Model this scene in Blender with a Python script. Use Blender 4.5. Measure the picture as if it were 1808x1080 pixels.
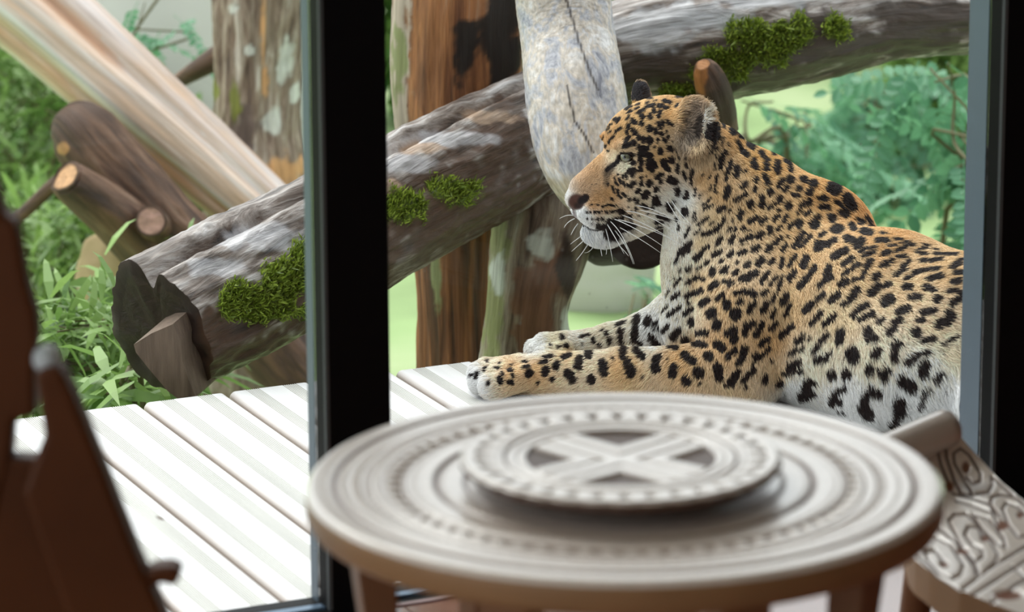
import bpy, math, random
import numpy as np
from mathutils import Vector, Matrix
from mathutils.bvhtree import BVHTree

for o in list(bpy.data.objects):
    bpy.data.objects.remove(o)
scene = bpy.context.scene
COL = scene.collection

# ------------------------------------------------------------------ camera, sky, exposure
FPX, CX, CY = 6968.0, 904.0, 540.0            # focal length in pixels of the 1808 x 1080 frame
PITCH, ROLL, YAW = 0.25798, -0.00457, 0.42962  # YAW: how far the glass wall is turned from the view
CAMH = 1.8
cp, sp = math.cos(PITCH), math.sin(PITCH)
cr, sr = math.cos(ROLL), math.sin(ROLL)
FWD = np.array([0, cp, -sp])
R0, U0 = np.array([1.0, 0, 0]), np.array([0, sp, cp])
RIGHT, UP = cr * R0 + sr * U0, -sr * R0 + cr * U0
cam_d = bpy.data.cameras.new('camera')
cam = bpy.data.objects.new('camera', cam_d)
COL.objects.link(cam)
cam_d.sensor_width = 36.0
cam_d.lens = FPX / 1808 * 36
cam_d.clip_start, cam_d.clip_end = 0.05, 200
cam.matrix_world = Matrix(((RIGHT[0], UP[0], -FWD[0], 0), (RIGHT[1], UP[1], -FWD[1], 0),
                           (RIGHT[2], UP[2], -FWD[2], CAMH), (0, 0, 0, 1)))
cam_d.dof.use_dof = True
cam_d.dof.focus_distance = 6.50
cam_d.dof.aperture_fstop = 4.5
scene.camera = cam

world = bpy.data.worlds.new('overcast_sky')
scene.world = world
world.use_nodes = True
wn = world.node_tree.nodes
wl = world.node_tree.links
wn.clear()
w_out = wn.new('ShaderNodeOutputWorld')
w_bg = wn.new('ShaderNodeBackground')
w_tc = wn.new('ShaderNodeTexCoord')
w_sep = wn.new('ShaderNodeSeparateXYZ')
w_map = wn.new('ShaderNodeMapRange')
w_mix = wn.new('ShaderNodeMix')
w_mix.data_type = 'RGBA'
wl.new(w_tc.outputs['Generated'], w_sep.inputs[0])
wl.new(w_sep.outputs['Z'], w_map.inputs['Value'])
w_map.inputs['From Min'].default_value = 0.0
w_map.inputs['From Max'].default_value = 0.9
wl.new(w_map.outputs['Result'], w_mix.inputs['Factor'])
w_mix.inputs['A'].default_value = (0.84, 0.87, 0.90, 1)     # hazy horizon
w_mix.inputs['B'].default_value = (0.95, 0.98, 1.0, 1)      # bright cloud cover overhead
wl.new(w_mix.outputs['Result'], w_bg.inputs['Color'])
w_bg.inputs['Strength'].default_value = 1.65
wl.new(w_bg.outputs[0], w_out.inputs['Surface'])

sun_d = bpy.data.lights.new('sun', 'SUN')
sun_d.energy = 2.6
sun_d.angle = math.radians(50)
sun_d.color = (1.0, 0.97, 0.92)
sun = bpy.data.objects.new('sun', sun_d)
COL.objects.link(sun)
sun.rotation_euler = (math.radians(-30), math.radians(-22), 0)   # veiled sun high up, left of and behind the glass wall

scene.view_settings.view_transform = 'Standard'
scene.view_settings.look = 'None'
scene.view_settings.gamma = 1
scene.view_settings.use_curve_mapping = False
scene.view_settings.exposure = 0.25

# ------------------------------------------------------------------ helpers
rng = np.random.default_rng(7)
random.seed(7)
CAM = np.array([0, 0, CAMH])
E1 = np.array([math.cos(YAW), math.sin(YAW), 0])     # along the glass wall
E2 = np.array([-math.sin(YAW), math.cos(YAW), 0])    # outwards, along the deck boards


def ray(px, py):
    x, y = (px - CX) / FPX, -(py - CY) / FPX
    return FWD + x * RIGHT + y * UP


def at(px, py, Y):
    """point seen at a pixel that lies at world distance Y"""
    d = ray(px, py)
    return CAM + d * (Y / d[1])


def gnd(px, py, z=0.0):
    d = ray(px, py)
    return CAM + d * ((z - CAMH) / d[2])


def st(s, t, z=0.0):
    return E1 * s + E2 * t + np.array([0, 0, z])


def project(v):
    q = np.asarray(v) - CAM
    w = q @ FWD
    return CX + FPX * (q @ RIGHT) / w, CY - FPX * (q @ UP) / w


def lin(c):
    c = np.asarray(c, float) / 255.0
    return np.where(c <= 0.04045, c / 12.92, ((c + 0.055) / 1.055) ** 2.4)


def L4(r, g, b):
    return tuple(float(x) for x in lin((r, g, b))) + (1.0,)


def _hash(i, j, k, seed):
    n = (i * 374761393 + j * 668265263 + k * 2147483647 + seed * 1274126177) & 0xffffffff
    n = ((n ^ (n >> 13)) * 1274126177) & 0xffffffff
    n = n ^ (n >> 16)
    return (n & 0xffff) / 65535.0


def vnoise(p, seed=0):
    """value noise, p is N x 3, result -1..1"""
    p = np.asarray(p, float)
    i = np.floor(p).astype(np.int64)
    f = p - i
    f = f * f * (3 - 2 * f)
    r = 0
    for dx in (0, 1):
        for dy in (0, 1):
            for dz in (0, 1):
                w = (f[:, 0] if dx else 1 - f[:, 0]) * (f[:, 1] if dy else 1 - f[:, 1]) * (f[:, 2] if dz else 1 - f[:, 2])
                r = r + w * _hash(i[:, 0] + dx, i[:, 1] + dy, i[:, 2] + dz, seed)
    return r * 2 - 1


def fbm(p, octs=4, seed=0):
    r, a, t = 0, 1.0, 0
    p = np.asarray(p, float)
    for o in range(octs):
        r = r + a * vnoise(p, seed + o)
        t += a
        a *= 0.5
        p = p * 2.03
    return r / t


def mesh_np(name, verts, faces, smooth=True):
    """faces: a list of index tuples, or an N x 3 / N x 4 array"""
    me = bpy.data.meshes.new(name)
    verts = np.asarray(verts, np.float32)
    if isinstance(faces, np.ndarray):
        n, k = faces.shape
        me.vertices.add(len(verts))
        me.vertices.foreach_set('co', verts.ravel())
        me.loops.add(n * k)
        me.polygons.add(n)
        me.loops.foreach_set('vertex_index', faces.astype(np.int32).ravel())
        me.polygons.foreach_set('loop_start', np.arange(0, n * k, k, dtype=np.int32))
        me.update(calc_edges=True)
    else:
        me.from_pydata(verts.tolist(), [], [tuple(int(i) for i in f) for f in faces])
        me.update()
    me.validate()
    if smooth:
        me.polygons.foreach_set('use_smooth', np.ones(len(me.polygons), bool))
    return me


def vattr(me, name, data, kind='FLOAT_VECTOR'):
    a = me.attributes.new(name, kind, 'POINT')
    key = {'FLOAT_VECTOR': 'vector', 'FLOAT': 'value', 'FLOAT_COLOR': 'color'}[kind]
    a.data.foreach_set(key, np.asarray(data, np.float32).ravel())


def link(name, me, mat=None, parent=None):
    o = bpy.data.objects.new(name, me)
    COL.objects.link(o)
    if mat is not None and me is not None and len(me.materials) == 0:
        me.materials.append(mat)
    if parent is not None:
        o.parent = parent
        o.matrix_parent_inverse = parent.matrix_world.inverted()
    return o


def tag(o, label=None, cat=None, group=None, kind=None):
    if label: o['label'] = label
    if cat: o['category'] = cat
    if group: o['group'] = group
    if kind: o['kind'] = kind
    return o


def empty(name, loc, label=None, cat=None, group=None, kind=None):
    o = bpy.data.objects.new(name, None)
    COL.objects.link(o)
    o.location = Vector([float(x) for x in loc])
    o.empty_display_size = 0.05
    o.matrix_world = Matrix.Translation(o.location)
    return tag(o, label, cat, group, kind)


class MB:
    """collects simple shapes into one mesh"""
    def __init__(s):
        s.v, s.f = [], []

    def add(s, v, f):
        n = len(s.v)
        s.v += [tuple(float(c) for c in p) for p in v]
        s.f += [tuple(int(i) + n for i in q) for q in f]
        return s

    def box(s, s0, s1, t0, t1, z0, z1, bev=0.0):
        """box in glass-wall coordinates, optionally with bevelled long edges"""
        b = bev
        ring = lambda a, z: [(s0 + a, t0 + a, z), (s1 - a, t0 + a, z), (s1 - a, t1 - a, z), (s0 + a, t1 - a, z)]
        if b <= 0:
            pts = ring(0, z0) + ring(0, z1)
            f = [(3, 2, 1, 0), (4, 5, 6, 7)] + [(i, (i + 1) % 4, 4 + (i + 1) % 4, 4 + i) for i in range(4)]
        else:
            def oct_(z, a):
                return [(s0 + b + a, t0 + a, z), (s1 - b - a, t0 + a, z), (s1 - a, t0 + b + a, z), (s1 - a, t1 - b - a, z),
                        (s1 - b - a, t1 - a, z), (s0 + b + a, t1 - a, z), (s0 + a, t1 - b - a, z), (s0 + a, t0 + b + a, z)]
            pts = oct_(z0, 0) + oct_(z1, 0)
            f = [tuple(range(7, -1, -1)), tuple(range(8, 16))] + [(i, (i + 1) % 8, 8 + (i + 1) % 8, 8 + i) for i in range(8)]
        return s.add([st(*p) for p in pts], f)

    def wbox(s, c, half, ax=None):
        """box from centre, half sizes and three axes"""
        ax = ax if ax is not None else np.eye(3)
        pts = [np.asarray(c) + i * half[0] * ax[0] + j * half[1] * ax[1] + k * half[2] * ax[2] for k in (-1, 1) for j in (-1, 1) for i in (-1, 1)]
        return s.add(pts, [(0, 2, 3, 1), (4, 5, 7, 6), (0, 1, 5, 4), (2, 6, 7, 3), (0, 4, 6, 2), (1, 3, 7, 5)])

    def tube(s, pts, rad, n=8, cap=True):
        pts = np.asarray(pts, float)
        rad = np.broadcast_to(np.asarray(rad, float), (len(pts),))
        tn = np.gradient(pts, axis=0)
        tn /= np.linalg.norm(tn, axis=1)[:, None]
        ref = np.array([0.13, 0.21, 0.97]) if abs(tn[0][2]) < 0.9 else np.array([0.97, 0.2, 0.1])
        V = []
        for p, t, r in zip(pts, tn, rad):
            a = np.cross(t, ref); a /= np.linalg.norm(a)
            b = np.cross(t, a)
            for k in range(n):
                th = 2 * math.pi * k / n
                V.append(p + r * (math.cos(th) * a + math.sin(th) * b))
        F = []
        for i in range(len(pts) - 1):
            for k in range(n):
                F.append((i * n + k, i * n + (k + 1) % n, (i + 1) * n + (k + 1) % n, (i + 1) * n + k))
        if cap:
            F.append(tuple(range(n - 1, -1, -1)))
            F.append(tuple((len(pts) - 1) * n + k for k in range(n)))
        return s.add(V, F)

    def build(s, name, mat, parent=None, smooth=False, bevel=0):
        me = mesh_np(name, s.v, s.f, smooth)
        o = link(name, me, mat, parent)
        if bevel:
            m = o.modifiers.new('bevel', 'BEVEL')
            m.width, m.segments, m.limit_method = bevel, 2, 'ANGLE'
        return o


def subparent(o, parent):
    o.parent = parent
    return o


# ------------------------------------------------------------------ materials
def new_mat(name):
    m = bpy.data.materials.new(name)
    m.use_nodes = True
    nt = m.node_tree
    return m, nt, nt.nodes['Principled BSDF']


def plain(name, col, rough=0.5, metal=0.0, spec=0.5, coat=0.0, vary=0.0, scale=20.0, bump=0.0):
    m, nt, b = new_mat(name)
    b.inputs['Base Color'].default_value = col
    b.inputs['Roughness'].default_value = rough
    b.inputs['Metallic'].default_value = metal
    b.inputs['Specular IOR Level'].default_value = spec
    b.inputs['Coat Weight'].default_value = coat
    if vary or bump:
        tc = nt.nodes.new('ShaderNodeTexCoord')
        nz = nt.nodes.new('ShaderNodeTexNoise')
        nz.inputs['Scale'].default_value = scale
        nz.inputs['Detail'].default_value = 5
        nt.links.new(tc.outputs['Object'], nz.inputs['Vector'])
        if vary:
            mx = nt.nodes.new('ShaderNodeMix'); mx.data_type = 'RGBA'
            mx.inputs['A'].default_value = tuple(c * (1 - vary) for c in col[:3]) + (1,)
            mx.inputs['B'].default_value = tuple(min(1, c * (1 + vary)) for c in col[:3]) + (1,)
            nt.links.new(nz.outputs['Fac'], mx.inputs['Factor'])
            nt.links.new(mx.outputs['Result'], b.inputs['Base Color'])
        if bump:
            bp = nt.nodes.new('ShaderNodeBump')
            bp.inputs['Strength'].default_value = bump
            bp.inputs['Distance'].default_value = 0.01
            nt.links.new(nz.outputs['Fac'], bp.inputs['Height'])
            nt.links.new(bp.outputs[0], b.inputs['Normal'])
    return m


def attr_mat(name, attr='col', rough=0.6, spec=0.4, coat=0.0, coat_rough=0.1, nscale=60, namp=0.15, bump=0.0, stretch=None, vec_attr=None, dull=False):
    """colour from a point attribute, broken up by noise"""
    m, nt, b = new_mat(name)
    N, K = nt.nodes, nt.links
    a = N.new('ShaderNodeAttribute'); a.attribute_name = attr
    b.inputs['Roughness'].default_value = rough
    b.inputs['Specular IOR Level'].default_value = spec
    b.inputs['Coat Weight'].default_value = coat
    b.inputs['Coat Roughness'].default_value = coat_rough
    if dull:                                          # polish worn off where the carving is cut (attribute alpha)
        for key, v in (('Coat Weight', coat), ('Specular IOR Level', spec)):
            mm_ = N.new('ShaderNodeMath'); mm_.operation = 'MULTIPLY'; mm_.inputs[1].default_value = v
            K.new(a.outputs['Alpha'], mm_.inputs[0]); K.new(mm_.outputs[0], b.inputs[key])
    nz = N.new('ShaderNodeTexNoise')
    nz.inputs['Scale'].default_value = nscale
    nz.inputs['Detail'].default_value = 6
    nz.inputs['Roughness'].default_value = 0.65
    if vec_attr:
        va = N.new('ShaderNodeAttribute'); va.attribute_name = vec_attr
        src = va.outputs['Vector']
    else:
        tc = N.new('ShaderNodeTexCoord'); src = tc.outputs['Object']
    if stretch:
        mp = N.new('ShaderNodeMapping'); mp.inputs['Scale'].default_value = stretch
        K.new(src, mp.inputs['Vector']); src = mp.outputs[0]
    K.new(src, nz.inputs['Vector'])
    mr = N.new('ShaderNodeMapRange')
    mr.inputs['From Min'].default_value, mr.inputs['From Max'].default_value = 0.25, 0.75
    mr.inputs['To Min'].default_value, mr.inputs['To Max'].default_value = 1 - namp, 1 + namp
    K.new(nz.outputs['Fac'], mr.inputs['Value'])
    vm = N.new('ShaderNodeVectorMath'); vm.operation = 'SCALE'
    K.new(a.outputs['Color'], vm.inputs[0]); K.new(mr.outputs[0], vm.inputs['Scale'])
    K.new(vm.outputs[0], b.inputs['Base Color'])
    if bump:
        bp = N.new('ShaderNodeBump')
        bp.inputs['Strength'].default_value = bump
        bp.inputs['Distance'].default_value = 0.01
        K.new(nz.outputs['Fac'], bp.inputs['Height'])
        K.new(bp.outputs[0], b.inputs['Normal'])
    return m


M = {}
M['frame_in'] = plain('black_frame', (0.006, 0.006, 0.007, 1), 0.6, spec=0.12)
M['frame_out'] = plain('anthracite_frame', L4(70, 84, 96), 0.45, vary=0.06, scale=30)
M['bead'] = plain('grey_bead', L4(88, 92, 94), 0.6, spec=.2)
M['track'] = plain('aluminium_track', L4(120, 150, 180), 0.3, metal=0.3)
M['sill_trim'] = plain('pink_sill_trim', L4(185, 150, 150), 0.4)
M['wall'] = plain('dark_timber_wall', L4(96, 66, 46), 0.6, vary=0.25, scale=6)
M['ceiling'] = plain('white_ceiling', L4(225, 220, 210), 0.6, vary=0.15, scale=6)
M['whisker'] = plain('whisker_hair', (0.9, 0.9, 0.9, 1), 0.4)
M['soil'] = plain('soil', L4(90, 74, 56), 0.9, vary=0.3, scale=8)


def glass_mat():
    m = bpy.data.materials.new('window_glass')
    m.use_nodes = True
    nt = m.node_tree
    nt.nodes.clear()
    N, K = nt.nodes, nt.links
    out = N.new('ShaderNodeOutputMaterial')
    tr = N.new('ShaderNodeBsdfTransparent'); tr.inputs['Color'].default_value = (0.97, 0.985, 0.98, 1)
    gl = N.new('ShaderNodeBsdfGlossy'); gl.inputs['Roughness'].default_value = 0.0
    fr = N.new('ShaderNodeFresnel'); fr.inputs['IOR'].default_value = 1.3
    mx = N.new('ShaderNodeMixShader')
    K.new(fr.outputs[0], mx.inputs['Fac']); K.new(tr.outputs[0], mx.inputs[1]); K.new(gl.outputs[0], mx.inputs[2])
    # a few dried specks on the outside of the pane
    tc = N.new('ShaderNodeTexCoord')
    vo = N.new('ShaderNodeTexVoronoi'); vo.inputs['Scale'].default_value = 26
    K.new(tc.outputs['Object'], vo.inputs['Vector'])
    lt = N.new('ShaderNodeMath'); lt.operation = 'LESS_THAN'; lt.inputs[1].default_value = 0.045
    K.new(vo.outputs['Distance'], lt.inputs[0])
    nz = N.new('ShaderNodeTexNoise'); nz.inputs['Scale'].default_value = 5
    K.new(tc.outputs['Object'], nz.inputs['Vector'])
    gt = N.new('ShaderNodeMath'); gt.operation = 'GREATER_THAN'; gt.inputs[1].default_value = 0.55
    K.new(nz.outputs['Fac'], gt.inputs[0])
    mu = N.new('ShaderNodeMath'); mu.operation = 'MULTIPLY'
    K.new(lt.outputs[0], mu.inputs[0]); K.new(gt.outputs[0], mu.inputs[1])
    sc = N.new('ShaderNodeMath'); sc.operation = 'MULTIPLY'; sc.inputs[1].default_value = 0.35
    K.new(mu.outputs[0], sc.inputs[0])
    df = N.new('ShaderNodeBsdfDiffuse'); df.inputs['Color'].default_value = (0.75, 0.76, 0.76, 1)
    m2 = N.new('ShaderNodeMixShader')
    K.new(sc.outputs[0], m2.inputs['Fac']); K.new(mx.outputs[0], m2.inputs[1]); K.new(df.outputs[0], m2.inputs[2])
    K.new(m2.outputs[0], out.inputs['Surface'])
    return m


M['glass'] = glass_mat()


def board_mat():
    """bleached deck timber: attribute colour (algae in the grooves), grain along the board, knots"""
    m, nt, b = new_mat('deck_timber')
    N, K = nt.nodes, nt.links
    a = N.new('ShaderNodeAttribute'); a.attribute_name = 'col'
    tc = N.new('ShaderNodeTexCoord'); oi = N.new('ShaderNodeObjectInfo')
    ad = N.new('ShaderNodeVectorMath'); ad.operation = 'ADD'
    K.new(tc.outputs['Object'], ad.inputs[0])
    mul = N.new('ShaderNodeVectorMath'); mul.operation = 'SCALE'; mul.inputs[0].default_value = (3.1, 7.7, 1.3)
    K.new(oi.outputs['Random'], mul.inputs['Scale']); K.new(mul.outputs[0], ad.inputs[1])
    mp = N.new('ShaderNodeMapping'); mp.inputs['Scale'].default_value = (38, 3.2, 38)
    K.new(ad.outputs[0], mp.inputs['Vector'])
    nz = N.new('ShaderNodeTexNoise'); nz.inputs['Scale'].default_value = 1.0; nz.inputs['Detail'].default_value = 6
    K.new(mp.outputs[0], nz.inputs['Vector'])
    mr = N.new('ShaderNodeMapRange')
    mr.inputs['From Min'].default_value, mr.inputs['From Max'].default_value = 0.3, 0.75
    mr.inputs['To Min'].default_value, mr.inputs['To Max'].default_value = 0.90, 1.06
    K.new(nz.outputs['Fac'], mr.inputs['Value'])
    vm = N.new('ShaderNodeVectorMath'); vm.operation = 'SCALE'
    K.new(a.outputs['Color'], vm.inputs[0]); K.new(mr.outputs[0], vm.inputs['Scale'])
    # knots
    mp2 = N.new('ShaderNodeMapping'); mp2.inputs['Scale'].default_value = (9.0, 3.0, 9.0)
    K.new(ad.outputs[0], mp2.inputs['Vector'])
    vo = N.new('ShaderNodeTexVoronoi'); vo.inputs['Scale'].default_value = 1.0
    K.new(mp2.outputs[0], vo.inputs['Vector'])
    kr = N.new('ShaderNodeMapRange'); kr.inputs['From Min'].default_value = 0.06; kr.inputs['From Max'].default_value = 0.028
    K.new(vo.outputs['Distance'], kr.inputs['Value'])
    mx = N.new('ShaderNodeMix'); mx.data_type = 'RGBA'
    mx.inputs['B'].default_value = L4(120, 112, 104)
    K.new(kr.outputs[0], mx.inputs['Factor']); K.new(vm.outputs[0], mx.inputs['A'])
    K.new(mx.outputs['Result'], b.inputs['Base Color'])
    b.inputs['Roughness'].default_value = 0.6
    b.inputs['Specular IOR Level'].default_value = 0.3
    return m


M['board'] = board_mat()


def floor_mat():
    m, nt, b = new_mat('varnished_floor')
    N, K = nt.nodes, nt.links
    tc = N.new('ShaderNodeTexCoord'); oi = N.new('ShaderNodeObjectInfo')
    ad = N.new('ShaderNodeVectorMath'); ad.operation = 'ADD'
    mul = N.new('ShaderNodeVectorMath'); mul.operation = 'SCALE'; mul.inputs[0].default_value = (2.3, 9.1, 0)
    K.new(oi.outputs['Random'], mul.inputs['Scale']); K.new(tc.outputs['Object'], ad.inputs[0]); K.new(mul.outputs[0], ad.inputs[1])
    mp = N.new('ShaderNodeMapping'); mp.inputs['Scale'].default_value = (30, 2.5, 30)
    K.new(ad.outputs[0], mp.inputs['Vector'])
    nz = N.new('ShaderNodeTexNoise'); nz.inputs['Scale'].default_value = 1.0; nz.inputs['Detail'].default_value = 6
    K.new(mp.outputs[0], nz.inputs['Vector'])
    cr_ = N.new('ShaderNodeValToRGB')
    cr_.color_ramp.elements[0].color = L4(120, 66, 46); cr_.color_ramp.elements[1].color = L4(168, 104, 76)
    K.new(nz.outputs['Fac'], cr_.inputs[0]); K.new(cr_.outputs[0], b.inputs['Base Color'])
    b.inputs['Roughness'].default_value = 0.22
    b.inputs['Coat Weight'].default_value = 1.0
    b.inputs['Coat Roughness'].default_value = 0.06
    b.inputs['Coat IOR'].default_value = 1.6
    return m


M['floor'] = floor_mat()


def wood_mat(name, cols, rough=0.6, spec=0.4, scale=1.0, bump=0.5, moss=None, coat=0.0, pos=(0.25, 0.45, 0.6, 0.78), fine=90):
    """bark / bare timber: noise stretched along the log through the 'lc' attribute, moss from the 'moss' attribute"""
    m, nt, b = new_mat(name)
    N, K = nt.nodes, nt.links
    a = N.new('ShaderNodeAttribute'); a.attribute_name = 'lc'
    nz = N.new('ShaderNodeTexNoise')
    nz.inputs['Scale'].default_value = 22.0 * scale; nz.inputs['Detail'].default_value = 9
    nz.inputs['Roughness'].default_value = 0.62; nz.inputs['Distortion'].default_value = 0.5
    K.new(a.outputs['Vector'], nz.inputs['Vector'])
    rp = N.new('ShaderNodeValToRGB')
    el = rp.color_ramp.elements
    while len(el) < len(cols):
        el.new(0.5)
    for e, c, p in zip(el, cols, pos):
        e.position, e.color = p, c
    K.new(nz.outputs['Fac'], rp.inputs[0])
    n2 = N.new('ShaderNodeTexNoise'); n2.inputs['Scale'].default_value = fine; n2.inputs['Detail'].default_value = 4
    K.new(a.outputs['Vector'], n2.inputs['Vector'])
    mr = N.new('ShaderNodeMapRange')
    mr.inputs['From Min'].default_value, mr.inputs['From Max'].default_value = 0.3, 0.7
    mr.inputs['To Min'].default_value, mr.inputs['To Max'].default_value = 0.72, 1.2
    K.new(n2.outputs['Fac'], mr.inputs['Value'])
    vm = N.new('ShaderNodeVectorMath'); vm.operation = 'SCALE'
    K.new(rp.outputs[0], vm.inputs[0]); K.new(mr.outputs[0], vm.inputs['Scale'])
    tint = N.new('ShaderNodeAttribute'); tint.attribute_name = 'tint'
    mt = N.new('ShaderNodeMix'); mt.data_type = 'RGBA'
    K.new(tint.outputs['Alpha'], mt.inputs['Factor']); K.new(vm.outputs[0], mt.inputs['A'])
    tv = N.new('ShaderNodeVectorMath'); tv.operation = 'SCALE'
    K.new(tint.outputs['Color'], tv.inputs[0]); K.new(mr.outputs[0], tv.inputs['Scale'])
    K.new(tv.outputs[0], mt.inputs['B'])
    K.new(mt.outputs['Result'], b.inputs['Base Color'])
    bp = N.new('ShaderNodeBump'); bp.inputs['Strength'].default_value = bump; bp.inputs['Distance'].default_value = 0.02
    K.new(nz.outputs['Fac'], bp.inputs['Height']); K.new(bp.outputs[0], b.inputs['Normal'])
    b.inputs['Roughness'].default_value = rough
    b.inputs['Specular IOR Level'].default_value = spec
    b.inputs['Coat Weight'].default_value = coat
    b.inputs['Coat Roughness'].default_value = 0.25
    return m


def leaf_mat(name, c0, c1, trans=0.35):
    m, nt, b = new_mat(name)
    N, K = nt.nodes, nt.links
    oi = N.new('ShaderNodeObjectInfo')
    at_ = N.new('ShaderNodeAttribute'); at_.attribute_name = 'var'
    ad = N.new('ShaderNodeMath'); ad.operation = 'ADD'
    K.new(oi.outputs['Random'], ad.inputs[0]); K.new(at_.outputs['Fac'], ad.inputs[1])
    fr = N.new('ShaderNodeMath'); fr.operation = 'FRACT'
    K.new(ad.outputs[0], fr.inputs[0])
    mx = N.new('ShaderNodeMix'); mx.data_type = 'RGBA'
    mx.inputs['A'].default_value = c0; mx.inputs['B'].default_value = c1
    K.new(fr.outputs[0], mx.inputs['Factor'])
    K.new(mx.outputs['Result'], b.inputs['Base Color'])
    b.inputs['Roughness'].default_value = 0.45
    tl = N.new('ShaderNodeBsdfTranslucent')
    K.new(mx.outputs['Result'], tl.inputs['Color'])
    ms = N.new('ShaderNodeMixShader'); ms.inputs['Fac'].default_value = trans
    out = nt.nodes['Material Output']
    K.new(b.outputs[0], ms.inputs[1]); K.new(tl.outputs[0], ms.inputs[2])
    K.new(ms.outputs[0], out.inputs['Surface'])
    return m


M['frond'] = leaf_mat('blue_green_leaf', L4(70, 122, 92), L4(116, 170, 130))
M['bamboo'] = leaf_mat('fresh_green_leaf', L4(88, 122, 58), L4(150, 182, 104))
M['hedge'] = leaf_mat('mid_green_leaf', L4(76, 122, 60), L4(140, 176, 92))
M['moss'] = leaf_mat('moss', L4(96, 118, 34), L4(164, 184, 74), 0.3)
M['stem'] = plain('stem', L4(96, 92, 60), 0.7)

# ------------------------------------------------------------------ the room and the deck
ROTZ = Matrix.Rotation(YAW, 4, 'Z')


def place_st(o, s, t, z=0.0, parent=None):
    p = st(s, t, z)
    mw = Matrix.Translation(Vector(p.tolist())) @ ROTZ
    if parent is not None:
        o.parent = parent
        o.matrix_parent_inverse = parent.matrix_world.inverted()
    o.matrix_basis = mw
    return o


T_IN, T_GLASS = 4.800, 4.841           # inner face of the frame, plane of the panes
S_MIN, S_MAX, T_MIN = -1.6, 4.40, -1.6
Z_CEIL = 2.7

# varnished floor of planks
floor = empty('floor', st(1.4, 1.6, 0), kind='structure')
PW = 0.145
pl = mesh_np('plank', [(x, y, z) for z in (-0.02, -0.0006) for (x, y) in ((0, 0), (PW - .0012, 0), (PW - .0012, 1), (0, 1))] +
             [(x, y, 0.0) for (x, y) in ((.0008, .0004), (PW - .002, .0004), (PW - .002, .9996), (.0008, .9996))],
             [(3, 2, 1, 0), (0, 1, 5, 4), (1, 2, 6, 5), (2, 3, 7, 6), (3, 0, 4, 7), (4, 5, 9, 8), (5, 6, 10, 9), (6, 7, 11, 10), (7, 4, 8, 11), (8, 9, 10, 11)], False)
pl.materials.append(M['floor'])
k = 0
s_ = S_MIN
while s_ < S_MAX - 0.01:
    cuts = [T_MIN, T_MIN + 0.7 + (k * 0.67) % 2.0, 0, 4.782]
    cuts[2] = min(cuts[1] + 2.2, 4.2)
    for a, b in zip(cuts[:-1], cuts[1:]):
        o = bpy.data.objects.new('plank', pl)
        COL.objects.link(o)
        place_st(o, s_, a, 0, floor)
        o.scale = (1, b - a - 0.001, 1)
    s_ += PW
    k += 1
sub = MB().box(S_MIN - .1, S_MAX + .1, T_MIN - .1, 4.782, -0.06, -0.02).build('subfloor', M['wall'], floor)

o = MB().box(S_MIN - .15, S_MAX + .15, T_MIN - .15, 4.90, Z_CEIL, Z_CEIL + .12).build('ceiling', M['ceiling'])
tag(o, kind='structure')
o = MB().box(S_MAX, S_MAX + .12, T_MIN - .1, 4.90, -0.06, Z_CEIL).build('wall_right', M['wall'])
tag(o, kind='structure')
o = MB().box(S_MIN - .1, S_MAX, T_MIN - .12, T_MIN, -0.06, Z_CEIL).build('wall_back', M['wall'])
tag(o, kind='structure')

# the glass wall: one window per bay, each with its own jamb, rail, bead and pane
POSTS = [(-1.268, -1.173), (-0.205, -0.11), (0.858, 0.953), (1.921, 2.016), (2.984, 3.15), (4.12, 4.40)]
DEPTH_OUT = {3: 4.869, 4: 4.898}
for i in range(6):
    p0, p1 = POSTS[i]
    left = POSTS[i - 1][1] if i else S_MIN
    w = empty('window_%d' % (i + 1), st(p0, T_IN, 0), kind='structure')
    tout = DEPTH_OUT.get(i, 4.885)
    MB().box(p0, p1, T_IN, T_GLASS + .012, -0.05, Z_CEIL, 0.003).build('jamb', M['frame_in'], w)
    MB().box(p0 - .0006, p1 + .0006, T_GLASS + .003, tout, -0.05, Z_CEIL).build('outer_jamb', M['frame_out'], w)
    MB().box(p0 - .0015, p0 + .004, T_IN - .0008, T_IN + .007, 0.004, Z_CEIL).build('glazing_bead', M['bead'], w)
    if p0 - left > 0.1:
        MB().box(left, p0, 4.835, 4.869, -0.05, 0.002).build('bottom_rail', M['frame_in'], w)
        MB().box(left, p0, 4.817, 4.833, -0.05, 0.004).build('track', M['track'], w)
        MB().box(left, p0, 4.795, 4.8165, -0.05, 0.0).build('channel', M['frame_in'], w)
        MB().box(left, p0, 4.784, 4.7945, -0.05, 0.002).build('sill_trim', M['sill_trim'], w)
        MB().box(left, p0, T_IN, T_GLASS + .03, Z_CEIL - .09, Z_CEIL).build('top_rail', M['frame_in'], w)
        MB().box(left, p0, T_GLASS - .003, T_GLASS + .003, 0.0, Z_CEIL - .09).build('pane', M['glass'], w)
# glazed left side of the room
w = empty('window_7', st(S_MIN, 1.6, 0), kind='structure')
tp = [T_MIN, -0.05, 1.5, 3.05, 4.60]
for j, t0 in enumerate(tp):
    MB().box(S_MIN - .09, S_MIN, t0, t0 + .1, -.05, Z_CEIL, .004).build('jamb', M['frame_in'], w)
    t1 = tp[j + 1] if j + 1 < len(tp) else T_IN
    MB().box(S_MIN - .09, S_MIN, t0 + .1, t1, -.05, .06).build('bottom_rail', M['frame_in'], w)
    MB().box(S_MIN - .09, S_MIN, t0 + .1, t1, Z_CEIL - .09, Z_CEIL).build('top_rail', M['frame_in'], w)
    MB().box(S_MIN - .05, S_MIN - .044, t0 + .1, t1, .06, Z_CEIL - .09).build('pane', M['glass'], w)

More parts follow.
